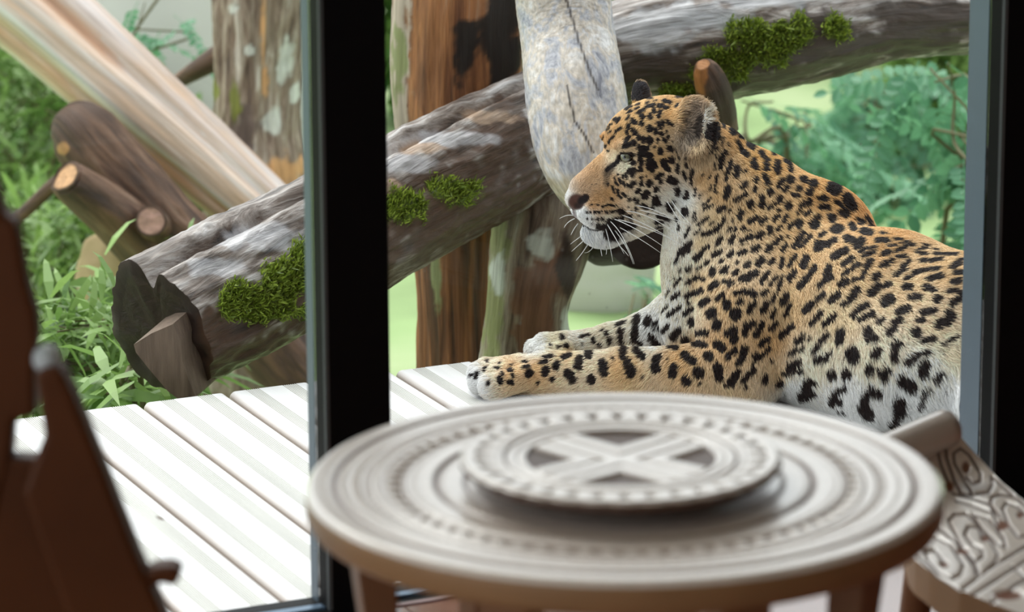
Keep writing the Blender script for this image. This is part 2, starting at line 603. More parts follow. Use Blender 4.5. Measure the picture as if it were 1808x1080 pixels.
# deck: rounded, grooved boards running away from the glass wall
BP, BW, TH = 0.1497, 0.1415, 0.028
deck = empty('deck', st(2.5, 5.4, 0), kind='structure')
prof, pcol = [], []
WHITE, ALGAE, EDGE = lin((218, 218, 220)), lin((176, 174, 152)), lin((196, 184, 176))
R = 0.010
prof.append((0.0, -TH)); pcol.append(EDGE)
for a in np.linspace(0, math.pi / 2, 7):
    prof.append((R - R * math.cos(a), -R + R * math.sin(a))); pcol.append(EDGE * (1 - a / 1.6) + WHITE * (a / 1.6))
for (b0, b1) in ((.20, .37), (.66, .84)):
    n = 7
    for g in range(n):
        x = BW * (b0 + (b1 - b0) * g / n)
        gw = BW * (b1 - b0) / n
        for (dx, dz, c) in ((0.02, 0, ALGAE * .12 + WHITE * .88), (.32, -.0012, ALGAE * .62), (.40, -.0012, ALGAE * .62), (.70, 0, ALGAE * .12 + WHITE * .88)):
            prof.append((x + dx * gw, dz)); pcol.append(c)
    prof.append((BW * b1 + .001, 0)); pcol.append(WHITE)
for a in np.linspace(math.pi / 2, 0, 7):
    prof.append((BW - R + R * math.cos(a), -R + R * math.sin(a))); pcol.append(EDGE * (1 - a / 1.6) + WHITE * (a / 1.6))
prof.append((BW, -TH)); pcol.append(EDGE)
nP = len(prof)
L0, L1 = 4.872, 5.900
ts = [L0, L0 + .25, L0 + .5, L0 + .75, L1 - .002, L1]
bv, bc = [], []
for t in ts:
    for (x, z), c in zip(prof, pcol):
        bv.append((x, t - L0, z - (0.0015 if t == L1 else 0))); bc.append(list(c) + [1])
bf = []
for i in range(len(ts) - 1):
    for j in range(nP - 1):
        bf.append((i * nP + j, i * nP + j + 1, (i + 1) * nP + j + 1, (i + 1) * nP + j)[::-1])
    bf.append((i * nP, (i + 1) * nP, (i + 1) * nP + nP - 1, i * nP + nP - 1)[::-1])
bf.append(tuple(range(nP)))
bf.append(tuple((len(ts) - 1) * nP + j for j in range(nP - 1, -1, -1)))
bm_ = mesh_np('board', bv, bf, False)
vattr(bm_, 'col', bc, 'FLOAT_COLOR')
bm_.materials.append(M['board'])
for i in range(-14, 22):
    o = bpy.data.objects.new('board', bm_)
    COL.objects.link(o)
    place_st(o, 1.889 + BP * i, L0, 0.0, deck)
for t in (4.95, 5.40, 5.82):
    MB().box(-0.3, 5.05, t, t + .045, -0.16, -TH).build('joist', M['board'], deck)
for s_ in (0.4, 1.6, 2.8, 4.0):
    MB().box(s_, s_ + .09, 5.815, 5.87, -0.75, -.16).build('deck_post', M['board'], deck)

# the enclosure ground: falls away below the deck, then rises gently
gx = np.linspace(-9, 11, 120)
gy = np.linspace(4.6, 26, 130)
GX, GY = np.meshgrid(gx, gy)


def ground_z(x, y):
    x, y = np.asarray(x, float), np.asarray(y, float)
    p = np.stack([x.ravel() * .6, y.ravel() * .6, 0 * x.ravel()], 1)
    n = fbm(p, 3, 5).reshape(x.shape)
    return -0.62 + 0.10 * n + 0.03 * np.clip(y - 9, 0, 20) + 0.28 * np.clip(-x - 1.2, 0, 3) * np.clip((y - 7) / 3, 0, 1)


GZ = ground_z(GX, GY)
gv = np.stack([GX.ravel(), GY.ravel(), GZ.ravel()], 1)
ny, nx = GX.shape
ii = (np.arange(ny - 1)[:, None] * nx + np.arange(nx - 1)[None]).ravel()
gf = np.stack([ii, ii + 1, ii + nx + 1, ii + nx], 1)
gme = mesh_np('ground', gv, gf)


def ground_mat():
    m, nt, b = new_mat('grassy_ground')
    N, K = nt.nodes, nt.links
    tc = N.new('ShaderNodeTexCoord')
    nz = N.new('ShaderNodeTexNoise'); nz.inputs['Scale'].default_value = 1.6; nz.inputs['Detail'].default_value = 8
    K.new(tc.outputs['Object'], nz.inputs['Vector'])
    rp = N.new('ShaderNodeValToRGB')
    el = rp.color_ramp.elements
    el[0].position, el[0].color = .30, L4(112, 132, 86)
    el[1].position, el[1].color = .72, L4(170, 186, 140)
    e = el.new(.5); e.color = L4(142, 168, 112)
    K.new(nz.outputs['Fac'], rp.inputs[0]); K.new(rp.outputs[0], b.inputs['Base Color'])
    b.inputs['Roughness'].default_value = .85
    return m


M['ground'] = ground_mat()
o = link('ground', gme, M['ground'])
tag(o, kind='structure')

# ------------------------------------------------------------------ logs and trunks
def spline(ctrl, n):
    """Catmull-Rom through control rows"""
    c = np.asarray(ctrl, float)
    c = np.vstack([2 * c[0] - c[1], c, 2 * c[-1] - c[-2]])
    m = len(c) - 3
    out = []
    for u in np.linspace(0, m - 1e-6, n):
        i = int(u); t = u - i
        p0, p1, p2, p3 = c[i], c[i + 1], c[i + 2], c[i + 3]
        out.append(.5 * ((2 * p1) + (-p0 + p2) * t + (2 * p0 - 5 * p1 + 4 * p2 - p3) * t * t + (-p0 + 3 * p1 - 3 * p2 + p3) * t ** 3))
    return np.array(out)


def rpx(p, r):
    return r * float((p - CAM) @ FWD) / FPX


def px_path(rows):
    out = []
    for (x, y, Y, r) in rows:
        p = at(x, y, Y)
        out.append(list(p) + [rpx(p, r)])
    return out


def log_mesh(name, ctrl, nu=96, nv=140, amp=0.05, lump=0.10, seed=1, shape=None, tint=None, end_fn=None, end_col=None, stretch=0.16, groove=9.0, capmat=None):
    """a trunk swept along ctrl rows (x, y, z, radius); returns mesh, its verts and frames"""
    path = spline(ctrl, nv)
    P, Rr = path[:, :3], path[:, 3]
    T = np.gradient(P, axis=0)
    T /= np.linalg.norm(T, axis=1)[:, None]
    toc = np.array([0, -1.0, 0.0])                    # angle 0 faces the room
    A = toc - (T @ toc)[:, None] * T
    A /= np.linalg.norm(A, axis=1)[:, None]
    B = np.cross(T, A)
    th = np.linspace(0, 2 * math.pi, nu, endpoint=False)
    ln = np.concatenate([[0], np.cumsum(np.linalg.norm(np.diff(P, axis=0), axis=1))])
    TH_, LN = np.meshgrid(th, ln)
    rm = Rr.mean()
    lc = np.stack([np.cos(TH_) * rm, np.sin(TH_) * rm, LN * stretch], 2).reshape(-1, 3)
    n1 = fbm(lc * groove / rm * .12 * np.array([1, 1, 1.0]) + seed * 3.1, 4, seed).reshape(TH_.shape)
    n2 = fbm(np.stack([np.cos(TH_).ravel() * 1.1, np.sin(TH_).ravel() * 1.1, LN.ravel() * 2.2], 1) + seed, 3, seed + 9).reshape(TH_.shape)
    n3 = fbm(lc * np.array([70, 70, 160.]), 3, seed + 4).reshape(TH_.shape)
    rad = Rr[:, None] * (1 + lump * n2 + amp * n1 + amp * .35 * n3)
    if shape is not None:
        rad = rad * shape(TH_, LN / ln[-1])
    V = P[:, None] + rad[..., None] * (np.cos(TH_)[..., None] * A[:, None] + np.sin(TH_)[..., None] * B[:, None])
    if end_fn is not None:
        V = end_fn(V, TH_, LN, P, T)
    V = V.reshape(-1, 3)
    F = []
    i0 = (np.arange(nv - 1)[:, None] * nu + np.arange(nu)[None])
    i1 = (np.arange(nv - 1)[:, None] * nu + (np.arange(nu) + 1)[None] % nu)
    quads = np.stack([i0, i1, i1 + nu, i0 + nu], 2).reshape(-1, 4)
    F = quads.tolist()
    verts = [V]
    lcs = [lc]
    base = len(V)
    capid = [np.zeros(len(V))]
    for end in (0, nv - 1):                            # caps with rings of growth
        c = V[end * nu:(end + 1) * nu].mean(0)
        prev = np.arange(end * nu, (end + 1) * nu)
        for fr in (0.8, 0.55, 0.3, 0.1):
            ring = c + (V[end * nu:(end + 1) * nu] - c) * fr
            nn = fbm(ring * 30, 2, seed + 2)
            ring = ring + T[end] * (nn * 0.012 * Rr[end] / .1)[:, None]
            cur = np.arange(base, base + nu)
            base += nu
            verts.append(ring)
            lcs.append(np.stack([ring @ A[end], ring @ B[end], ring @ A[end] * 0.02], 1) * 0.8 + 7)
            capid.append(np.ones(nu))
            for k in range(nu):
                q = (prev[k], prev[(k + 1) % nu], cur[(k + 1) % nu], cur[k])
                F.append(q[::-1] if end == 0 else q)
            prev = cur
        verts.append(c[None]); lcs.append(np.array([[7.0, 7, 7]])); capid.append(np.ones(1))
        for k in range(nu):
            q = (prev[k], prev[(k + 1) % nu], base)
            F.append(q[::-1] if end == 0 else q)
        base += 1
    VV, LC, CI = np.vstack(verts), np.vstack(lcs), np.concatenate(capid)
    me = mesh_np(name, VV, F)
    vattr(me, 'lc', LC)
    if capmat is not None:
        me.materials.append(capmat[0]); me.materials.append(capmat[1])
        mi_ = np.zeros(len(me.polygons), np.int32); mi_[len(quads):] = 1
        me.polygons.foreach_set('material_index', mi_)
    tn = np.zeros((len(VV), 4))
    nb = nv * nu
    if tint is not None:
        tn[:nb] = tint(TH_.ravel(), (LN / ln[-1]).ravel(), V, n1.ravel(), n2.ravel())
    if end_col is not None:
        tn[nb:, :3] = end_col; tn[nb:, 3] = 0.93
    vattr(me, 'tint', tn, 'FLOAT_COLOR')
    return me, V.reshape(nv, nu, 3), rad, (P, T, A, B, Rr)


def sm(x, a, b):
    t = np.clip((x - a) / (b - a), 0, 1)
    return t * t * (3 - 2 * t)


def blob_tint(spots, col, soft=18):
    """tint where the surface shows at given pixel patches (x, y, rx, ry); used for moss, lichen, stains and painted sheen"""
    def f(th, ln, V, n1, n2):
        px, py = project(V)
        a = np.zeros(len(V))
        wob = fbm(V * 38, 3, 11)
        for (x, y, rx, ry) in spots:
            d = np.sqrt(((px - x) / rx) ** 2 + ((py - y) / ry) ** 2)
            a = np.maximum(a, sm(1.15 - d + wob * .8, 0, .45))
        return np.concatenate([np.tile(col, (len(V), 1)), a[:, None]], 1)
    return f


def multi_tint(*fs):
    def f(th, ln, V, n1, n2):
        out = np.zeros((len(V), 4))
        for g in fs:
            r = g(th, ln, V, n1, n2)
            a = r[:, 3:4]
            tot = out[:, 3:4] * (1 - a) + a
            out[:, :3] = np.where(tot > 1e-6, (out[:, :3] * out[:, 3:4] * (1 - a) + r[:, :3] * a) / np.maximum(tot, 1e-6), out[:, :3])
            out[:, 3:4] = tot
        return out
    return f


def moss_tufts(name, V, N_, mask, n, parent, length=0.012):
    """short upright moss strands on the masked vertices"""
    idx = np.where(mask > .45)[0]
    if len(idx) == 0:
        return
    pick = rng.choice(idx, n)
    b = V[pick] + rng.normal(0, .004, (n, 3))
    d = N_[pick] + rng.normal(0, .55, (n, 3)) + np.array([0, 0, .35])
    d /= np.linalg.norm(d, axis=1)[:, None]
    side = np.cross(d, rng.normal(0, 1, (n, 3)))
    side /= np.linalg.norm(side, axis=1)[:, None]
    ln = length * rng.uniform(.5, 1.3, n)[:, None]
    w = .0018
    vs = np.stack([b - side * w, b + side * w, b + d * ln * .6 + side * w * .8, b + d * ln], 1).reshape(-1, 3)
    k = np.arange(n)[:, None] * 4
    fs = np.concatenate([k + np.array([[0, 1, 2]]), k + np.array([[0, 2, 3]])])
    me = mesh_np(name, vs, fs, False)
    vattr(me, 'var', np.repeat(rng.uniform(0, .9, n), 4), 'FLOAT')
    o = link(name, me, M['moss'], parent)
    tag(o, 'green moss growing on the bark', kind='stuff')
    return o


def grid_normals(V):
    a = np.roll(V, -1, 1) - np.roll(V, 1, 1)
    b = np.gradient(V, axis=0)
    n = np.cross(a, b)
    n /= np.linalg.norm(n, axis=2)[..., None] + 1e-9
    return n


MOSSC, LICHEN = lin((104, 122, 46)), lin((206, 210, 200))
M['bark_grey'] = wood_mat('wet_grey_bark', [L4(34, 27, 24), L4(96, 80, 70), L4(156, 146, 140), L4(212, 208, 208)], .42, coat=.3, scale=2.0, bump=.9, pos=(.34, .45, .54, .66), fine=160)
M['bark_pale'] = wood_mat('pale_debarked_wood', [L4(122, 124, 138), L4(184, 184, 190), L4(204, 192, 178), L4(222, 219, 218)], .5, scale=1.5, bump=.35, coat=.2, fine=150, pos=(.30, .43, .53, .64))
M['bark_red'] = wood_mat('stripped_red_wood', [L4(46, 30, 22), L4(118, 74, 46), L4(168, 112, 70), L4(176, 156, 138)], .6, scale=1.2, bump=.6, pos=(.30, .43, .56, .70))
M['bark_brown'] = wood_mat('brown_bark', [L4(38, 29, 24), L4(78, 58, 47), L4(112, 84, 66), L4(146, 124, 106)], .6, scale=1.4, bump=.6)
M['bark_lichen'] = wood_mat('lichen_bark', [L4(70, 56, 46), L4(126, 108, 92), L4(160, 146, 128), L4(206, 200, 188)], .7, scale=2.2, bump=.6, pos=(.3, .44, .56, .68))
M['bark_peeled'] = wood_mat('peeled_pink_wood', [L4(172, 138, 112), L4(204, 172, 146), L4(214, 192, 176), L4(224, 218, 216)], .45, scale=1.0, bump=.3, coat=.3, pos=(.32, .44, .55, .66))
M['cut_end'] = wood_mat('dark_cut_end', [L4(26, 19, 16), L4(50, 38, 32), L4(70, 56, 48), L4(112, 96, 84)], .6, spec=.25, scale=2.0, bump=.5, coat=.0)

# A: the big split log that slants up across the picture, cut end at the left
LA = px_path([(286, 590, 6.42, 122), (400, 530, 6.50, 124), (560, 442, 6.62, 118), (740, 345, 6.76, 112), (900, 262, 6.90, 106), (1015, 205, 7.00, 98)])


def shapeA(th, u):
    # a weathering split runs along the upper side and a rib stands behind it
    a = np.cos(th - 4.55)
    d = np.abs(np.angle(np.exp(1j * (th - 5.02))))
    split = -0.30 * np.exp(-(d / .13) ** 2)
    d2 = np.abs(np.angle(np.exp(1j * (th - 4.62))))
    rib = 0.13 * np.exp(-(d2 / .30) ** 2)
    return 1 + split + rib


def endA(V, TH_, LN, P, T):
    # oblique saw cut with a V-notch bitten out of the front end
    w = np.clip(1 - LN / .30, 0, 1)
    n = np.array([-0.62, -0.74, -0.25]); n = n / np.linalg.norm(n)     # the saw cut faces left and towards the room
    c = P[0]
    t = ((c - V) @ n) / (T[0] @ n)                                      # slide along the log onto the cut plane
    return V + T[0] * (t * (LN < 1e-6) + (t[0][None] * w) * (LN >= 1e-6))[..., None]


logA = empty('fallen_log', at(300, 690, 6.5), 'large wet split log slanting up behind the black mullion, mossy, dark sawn end', 'log')
dirtA = blob_tint([(640, 430, 90, 60), (820, 340, 150, 80), (880, 250, 60, 70), (780, 400, 120, 60), (560, 540, 90, 60), (450, 630, 120, 70), (380, 600, 60, 60)], lin((84, 60, 44)))
paleSheenA = lambda *a: multi_tint(blob_tint([(470, 420, 90, 26), (380, 470, 60, 18), (720, 290, 60, 18), (800, 245, 90, 14)], lin((204, 204, 210))), blob_tint([(860, 205, 50, 14), (740, 262, 40, 10), (690, 330, 20, 14)], lin((206, 176, 150))))(*a) * np.array([1, 1, 1, .6])  # sky sheen on the wet upper side painted pale, plus peach flecks
mossA = blob_tint([(430, 530, 48, 28), (500, 490, 45, 40), (535, 470, 25, 50), (715, 365, 45, 30), (800, 335, 40, 25), (470, 545, 60, 25)], MOSSC)
me, VA, rA, frA = log_mesh('trunk', LA, 150, 260, .16, .10, 3, shapeA, multi_tint(dirtA, paleSheenA, mossA), endA, lin((46, 35, 30)), capmat=(M['bark_grey'], M['cut_end']))
link('trunk', me, M['bark_grey'], logA)
nA = grid_normals(VA)
vv = VA.reshape(-1, 3)
mk = mossA(None, None, vv, None, None)[:, 3]
moss_tufts('moss', vv, nA.reshape(-1, 3), mk, 9000, logA)
# the paler broken block hanging under the cut end
blk = []
out = [(236, 608), (268, 588), (305, 572), (318, 600), (322, 640), (345, 700), (330, 716), (296, 690), (262, 650), (240, 622)]
b = MB()
front = [at(x, y, 6.30 + .0003 * (x - 236)) for x, y in out]
backp = [p + np.array([0.05, 0.12, 0.02]) for p in front]
n = len(out)
cfr = np.mean(front, 0)
b.add(front + backp + [cfr], [(i, (i + 1) % n, 2 * n) for i in range(n)] + [(i, i + n, (i + 1) % n + n, (i + 1) % n) for i in range(n)] + [tuple(range(2 * n - 1, n - 1, -1))])
ob = b.build('broken_block', None, logA)
fv = np.array(b.v)
vattr(ob.data, 'lc', np.stack([fv[:, 0], fv[:, 1], fv[:, 2] * .12], 1))
tt = np.zeros((len(fv), 4)); tt[:, :3] = lin((136, 118, 104)); tt[:, 3] = .75
vattr(ob.data, 'tint', tt, 'FLOAT_COLOR')
ob.data.materials.append(M['cut_end'])

# B: mossy log crossing the upper right
LB = px_path([(1062, 112, 7.16, 92), (1120, 92, 7.15, 94), (1250, 74, 7.15, 101), (1400, 54, 7.18, 95), (1560, 24, 7.25, 84), (1720, 14, 7.32, 78), (1900, 0, 7.4, 74), (2080, -30, 7.48, 70)])
logB = empty('mossy_log', at(1250, 100, 7.1), 'long mossy log lying across the top right, behind the jaguar\'s head', 'log')
brownB = blob_tint([(1250, 130, 180, 40), (1450, 80, 160, 60), (1620, 50, 120, 60), (1180, 120, 70, 24)], lin((66, 52, 42)))  # darker brown tint along the lower flank
paleSheenB = lambda *a: blob_tint([(1140, 52, 70, 34), (1220, 28, 90, 26), (1330, -5, 90, 22)], lin((200, 202, 208)))(*a) * np.array([1, 1, 1, .7])  # bluish sky sheen painted into the colour of the log's top
mossB = blob_tint([(1340, 75, 60, 36), (1390, 60, 40, 30), (1290, 105, 60, 25), (1250, 130, 50, 16), (1480, 50, 22, 26), (1210, 160, 50, 14)], MOSSC)
me, VB, rB, frB = log_mesh('trunk', LB, 130, 200, .14, .12, 8, None, multi_tint(brownB, paleSheenB, mossB), None, lin((120, 90, 66)))
link('trunk', me, M['bark_grey'], logB)
vv = VB.reshape(-1, 3)
moss_tufts('moss', vv, grid_normals(VB).reshape(-1, 3), mossB(None, None, vv, None, None)[:, 3], 8000, logB)
me, *_ = log_mesh('branch_stub', px_path([(1274, 228, 7.08, 30), (1267, 192, 7.05, 31), (1257, 156, 7.02, 31), (1246, 126, 7.00, 25), (1241, 114, 6.99, 14)]), 48, 40, .14, .1, 5, None, multi_tint(blob_tint([(1285, 170, 40, 60)], lin((64, 48, 38))), blob_tint([(1234, 142, 17, 34)], lin((176, 118, 66)))), None, lin((176, 120, 70)))
link('branch_stub', me, M['bark_brown'], logB)

# C: smooth pale log leaning towards the room between A and the jaguar's head
LC_ = px_path([(1084, 400, 6.64, 30), (1060, 345, 6.65, 62), (1034, 275, 6.67, 82), (1018, 180, 6.72, 88), (1003, 80, 6.80, 84), (992, -10, 6.84, 86), (985, -160, 6.86, 90), (984, -330, 6.88, 92)])
logC = empty('leaning_log', at(1030, 400, 6.72), 'smooth pale debarked log leaning upright behind the jaguar\'s nose', 'log')


def crackC(th, ln, V, n1, n2):
    px, py = project(V)
    a = np.zeros(len(V))
    wob = 5 * fbm(V * 14, 2, 21)
    for line in ([(995, -20), (1006, 20), (1020, 70), (1040, 120), (1058, 160)], [(1000, 150), (1015, 215), (1032, 240), (1046, 270)]):
        lx = np.interp(py, [q[1] for q in line], [q[0] for q in line])
        d = np.abs(px + wob - lx)
        a = np.maximum(a, sm(3.2 - d, 0, 2.4) * (py > line[0][1]) * (py < line[-1][1]))
    return np.concatenate([np.tile(lin((70, 62, 60)), (len(V), 1)), a[:, None]], 1)


oldC = lambda *a: blob_tint([(985, 345, 40, 40)], lin((176, 160, 128)))(*a) * np.array([1, 1, 1, .6])
me, *_ = log_mesh('trunk', LC_, 160, 300, .05, .07, 13, None, multi_tint(oldC, crackC), None, lin((150, 130, 100)), stretch=.6)
link('trunk', me, M['bark_pale'], logC)

# D: upright stripped red-brown post behind A
gz = -.70
LD = px_path([(812, -330, 7.14, 118), (808, -60, 7.12, 116), (804, 60, 7.12, 113), (806, 200, 7.12, 110), (812, 380, 7.11, 92), (815, 520, 7.10, 80), (818, 640, 7.10, 82)])
pD = np.array(LD[-1]); LD += [[pD[0], pD[1], pD[2] - .14, .084], [pD[0], pD[1], pD[2] - .28, .088], [pD[0], pD[1], gz, .1]]
trD = empty('stripped_post', [pD[0], pD[1], gz], 'thick upright post of stripped orange-brown wood right of the black mullion', 'tree trunk')
darkD = multi_tint(blob_tint([(890, 60, 34, 200), (820, 95, 22, 60)], lin((34, 26, 22))), blob_tint([(706, 60, 18, 300), (700, 150, 22, 160)], lin((176, 160, 146))), blob_tint([(705, 110, 14, 60), (770, 470, 10, 60)], lin((132, 136, 92))))
me, *_ = log_mesh('trunk', LD, 110, 200, .15, .06, 17, None, darkD, None, lin((150, 120, 90)), stretch=.07)
link('trunk', me, M['bark_red'], trD)

# E: lichened fork stump that carries A
LE = px_path([(962, 362, 7.00, 78), (956, 400, 6.97, 90), (944, 460, 6.93, 84), (930, 540, 6.90, 72), (928, 600, 6.90, 78), (932, 660, 6.90, 90)])
pE = np.array(LE[-1]); LE += [[pE[0], pE[1], pE[2] - .10, .094], [pE[0], pE[1], pE[2] - .25, .10], [pE[0], pE[1], gz, .115]]
trE = empty('lichen_stump', [pE[0], pE[1], gz], 'short brown stump with green and white lichen below the slanting log', 'tree trunk')
tE = multi_tint(blob_tint([(940, 560, 40, 110), (975, 480, 40, 60)], lin((122, 84, 62))), blob_tint([(870, 540, 20, 110), (880, 420, 24, 60)], lin((150, 152, 104))), blob_tint([(958, 430, 30, 26), (880, 480, 14, 40), (1000, 580, 12, 40)], LICHEN), blob_tint([(1000, 470, 18, 60)], lin((60, 46, 38))))
me, *_ = log_mesh('trunk', LE, 110, 120, .12, .10, 23, None, tE, None, lin((110, 84, 60)))
link('trunk', me, M['bark_lichen'], trE)
# dark sawn stub hanging behind the jaguar's chin
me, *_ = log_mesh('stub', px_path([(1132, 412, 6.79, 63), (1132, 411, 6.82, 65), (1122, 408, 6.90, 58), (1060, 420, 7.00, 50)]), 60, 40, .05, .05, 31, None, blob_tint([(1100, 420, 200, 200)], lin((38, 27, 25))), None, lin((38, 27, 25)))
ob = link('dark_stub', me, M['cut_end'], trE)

# F: peeled pinkish beam at the upper left, G: lichened trunk, H: dark stubby log
LF = px_path([(-260, -210, 8.35, 92), (-60, -66, 8.3, 88), (60, 24, 8.26, 86), (180, 128, 8.22, 80), (300, 232, 8.18, 72), (420, 338, 8.14, 64), (520, 430, 8.11, 61), (618, 522, 8.08, 58)])
logF = empty('peeled_beam', at(618, 522, 8.08), 'peeled pinkish log slanting down from the top left corner', 'log')


def shapeF(th, u):
    d = np.abs(np.angle(np.exp(1j * (th - 5.6))))
    d2 = np.abs(np.angle(np.exp(1j * (th - .55))))
    return 1 - .16 * np.exp(-(d / .16) ** 2) - .12 * np.exp(-(d2 / .18) ** 2)


def tF(th, ln, V, n1, n2):
    """orange heartwood showing along the two grooves, silvered flanks"""
    nz_ = fbm(np.stack([np.cos(th) * 3, np.sin(th) * 3, ln * 9], 1), 3, 77)
    g = np.zeros(len(V))
    for c0, w in ((5.6, .17), (.55, .20)):
        g = np.maximum(g, np.exp(-(np.abs(np.angle(np.exp(1j * (th - c0)))) / w) ** 2))
    a1 = g * sm(nz_, -.25, .35) * .8
    sil = sm(np.cos(th - .15), .80, .25) * sm(nz_, -.5, .1) * .55
    out = np.zeros((len(V), 4))
    out[:, :3] = np.where((a1 > sil)[:, None], lin((188, 132, 88)), lin((204, 198, 200)))
    out[:, 3] = np.maximum(a1, sil)
    return out


me, *_ = log_mesh('trunk', LF, 110, 220, .10, .06, 37, shapeF, tF, None, None, stretch=.05)
link('trunk', me, M['bark_peeled'], logF)
LG = px_path([(462, -260, 8.45, 100), (462, -20, 8.4, 92), (458, 120, 8.38, 84), (456, 230, 8.36, 84), (462, 330, 8.34, 96), (465, 460, 8.34, 104)])
pG = np.array(LG[-1]); LG += [[pG[0], pG[1], pG[2] - .12, .13], [pG[0], pG[1], -.62, .14]]
trG = empty('lichened_tree', [pG[0], pG[1], -.62], 'upright grey trunk with white lichen at the left of the black mullion', 'tree trunk')
tG = multi_tint(blob_tint([(505, 110, 16, 36), (480, 210, 16, 22), (415, 15, 10, 10), (440, 90, 8, 10), (520, 165, 10, 20)], LICHEN), blob_tint([(465, 70, 6, 60), (468, 140, 7, 30), (500, 300, 40, 26)], lin((206, 160, 110))), blob_tint([(430, 240, 26, 60)], lin((104, 90, 82))), blob_tint([(415, 180, 9, 40), (378, 160, 8, 20)], lin((128, 134, 62))))
me, *_ = log_mesh('trunk', LG, 100, 150, .14, .14, 41, None, tG, None, None)
link('trunk', me, M['bark_lichen'], trG)
LH = px_path([(142, 226, 8.05, 44), (150, 236, 8.04, 60), (205, 298, 8.02, 62), (270, 370, 8.0, 62), (350, 455, 7.98, 62), (470, 590, 7.94, 64), (596, 740, 7.91, 66)])
logH = empty('dark_log', at(596, 740, 7.91), 'dark brown log with sawn-off branch stubs below the peeled beam', 'log')
me, *_ = log_mesh('trunk', LH, 90, 140, .13, .08, 43, None, blob_tint([(110, 262, 10, 10)], lin((190, 140, 90))), None, lin((120, 92, 70)))
link('trunk', me, M['bark_brown'], logH)
me, *_ = log_mesh('branch_stub', px_path([(275, 402, 7.93, 30), (268, 392, 7.885, 29), (266, 390, 7.86, 28)]), 40, 16, .06, .05, 5, None, None, None, lin((186, 146, 132)))
link('branch_stub', me, M['bark_brown'], logH)
me, *_ = log_mesh('branch_stub', px_path([(250, 425, 7.96, 52), (190, 372, 7.90, 44), (128, 322, 7.86, 36), (116, 312, 7.85, 30)]), 50, 40, .12, .1, 6, None, None, None, lin((206, 160, 116)))
link('branch_stub', me, M['bark_brown'], logH)
br = empty('thin_branch', at(30, 400, 8.3), 'thin bare brown branch among the leaves at the far left', 'branch')
me, *_ = log_mesh('twig', px_path([(-120, 480, 8.4, 9), (20, 392, 8.32, 11), (90, 330, 8.28, 12), (130, 296, 8.24, 11), (175, 258, 8.2, 9)]), 16, 40, .15, .1, 3)
link('twig', me, M['bark_brown'], br)
me, *_ = log_mesh('branch', px_path([(310, 146, 8.5, 12), (350, 122, 8.45, 17), (395, 96, 8.42, 22), (440, 70, 8.40, 24)]), 24, 40, .15, .1, 4)
link('branch', me, M['bark_brown'], trG)

# ------------------------------------------------------------------ carved furniture
M['carved'] = attr_mat('carved_pale_wood', rough=.34, spec=.6, coat=1.0, coat_rough=.24, nscale=55, namp=.10, dull=True)
M['carved'].node_tree.nodes['Principled BSDF'].inputs['Coat IOR'].default_value = 1.8
M['carved_side'] = plain('table_rim_wood', L4(156, 118, 80), .5, vary=.14, scale=14)
M['leg'] = plain('table_leg_wood', L4(140, 100, 70), .5, vary=.14, scale=14)
M['chair'] = plain('dark_brown_wood', L4(88, 48, 20), .5, spec=.25, vary=.35, scale=7)
PALE, STAIN, DEEP = lin((238, 224, 212)), lin((108, 72, 54)), lin((84, 56, 42))


def polar_top(name, R, nr, na, hfun, skirt, parent, mat, mats=None, rfun=None):
    """round carved top: heights and colours from hfun(r, theta); skirt: profile rows (r, z) that close it underneath"""
    rr = np.concatenate([[0.0], np.linspace(0.01, 1, nr)])
    th = np.linspace(0, 2 * math.pi, na, endpoint=False)
    RR, TH_ = np.meshgrid(rr[1:], th, indexing='ij')
    z, c = hfun(RR, TH_)
    rad = RR * R
    if rfun is not None:
        rad = rad * (1 + (rfun(TH_) - 1) * RR ** 6)
    V = np.stack([rad * np.cos(TH_), rad * np.sin(TH_), z], 2).reshape(-1, 3)
    Cc = c.reshape(-1, 4)
    z0, c0 = hfun(np.array([[0.0]]), np.array([[0.0]]))
    verts, cols = [V, np.array([[0, 0, float(z0[0, 0])]])], [Cc, np.array([list(c0[0, 0])])]
    ctr = len(V)
    F = [(ctr, k, (k + 1) % na) for k in range(na)]
    i0 = (np.arange(nr - 1)[:, None] * na + np.arange(na)[None])
    i1 = (np.arange(nr - 1)[:, None] * na + ((np.arange(na) + 1) % na)[None])
    F += np.stack([i0, i0 + na, i1 + na, i1], 2).reshape(-1, 4).tolist()
    nt_ = len(F)
    prev = np.arange((nr - 1) * na, nr * na)
    base = ctr + 1
    for (r, zz) in skirt:
        q = r * R * (rfun(th) if rfun is not None and r > .9 else np.ones(na))
        verts.append(np.stack([q * np.cos(th), q * np.sin(th), np.full(na, zz)], 1))
        cols.append(np.tile(list(STAIN) + [1], (na, 1)))
        cur = np.arange(base, base + na); base += na
        F += [(prev[k], cur[k], cur[(k + 1) % na], prev[(k + 1) % na]) for k in range(na)]
        prev = cur
    F.append(tuple(int(i) for i in prev[::-1]))
    me = mesh_np(name, np.vstack(verts), F, True)
    vattr(me, 'col', np.vstack(cols), 'FLOAT_COLOR')
    me.materials.append(mat)
    if mats is not None:
        me.materials.append(mats)
        mi = np.zeros(len(me.polygons), np.int32); mi[nt_:] = 1
        me.polygons.foreach_set('material_index', mi)
    return me


def gr(r, r0, w):
    """V-groove profile, 0..1"""
    return np.clip(1 - np.abs(r - r0) / w, 0, 1)


TR, TZ = 0.35, 0.509
TC = gnd(1102, 846, TZ)


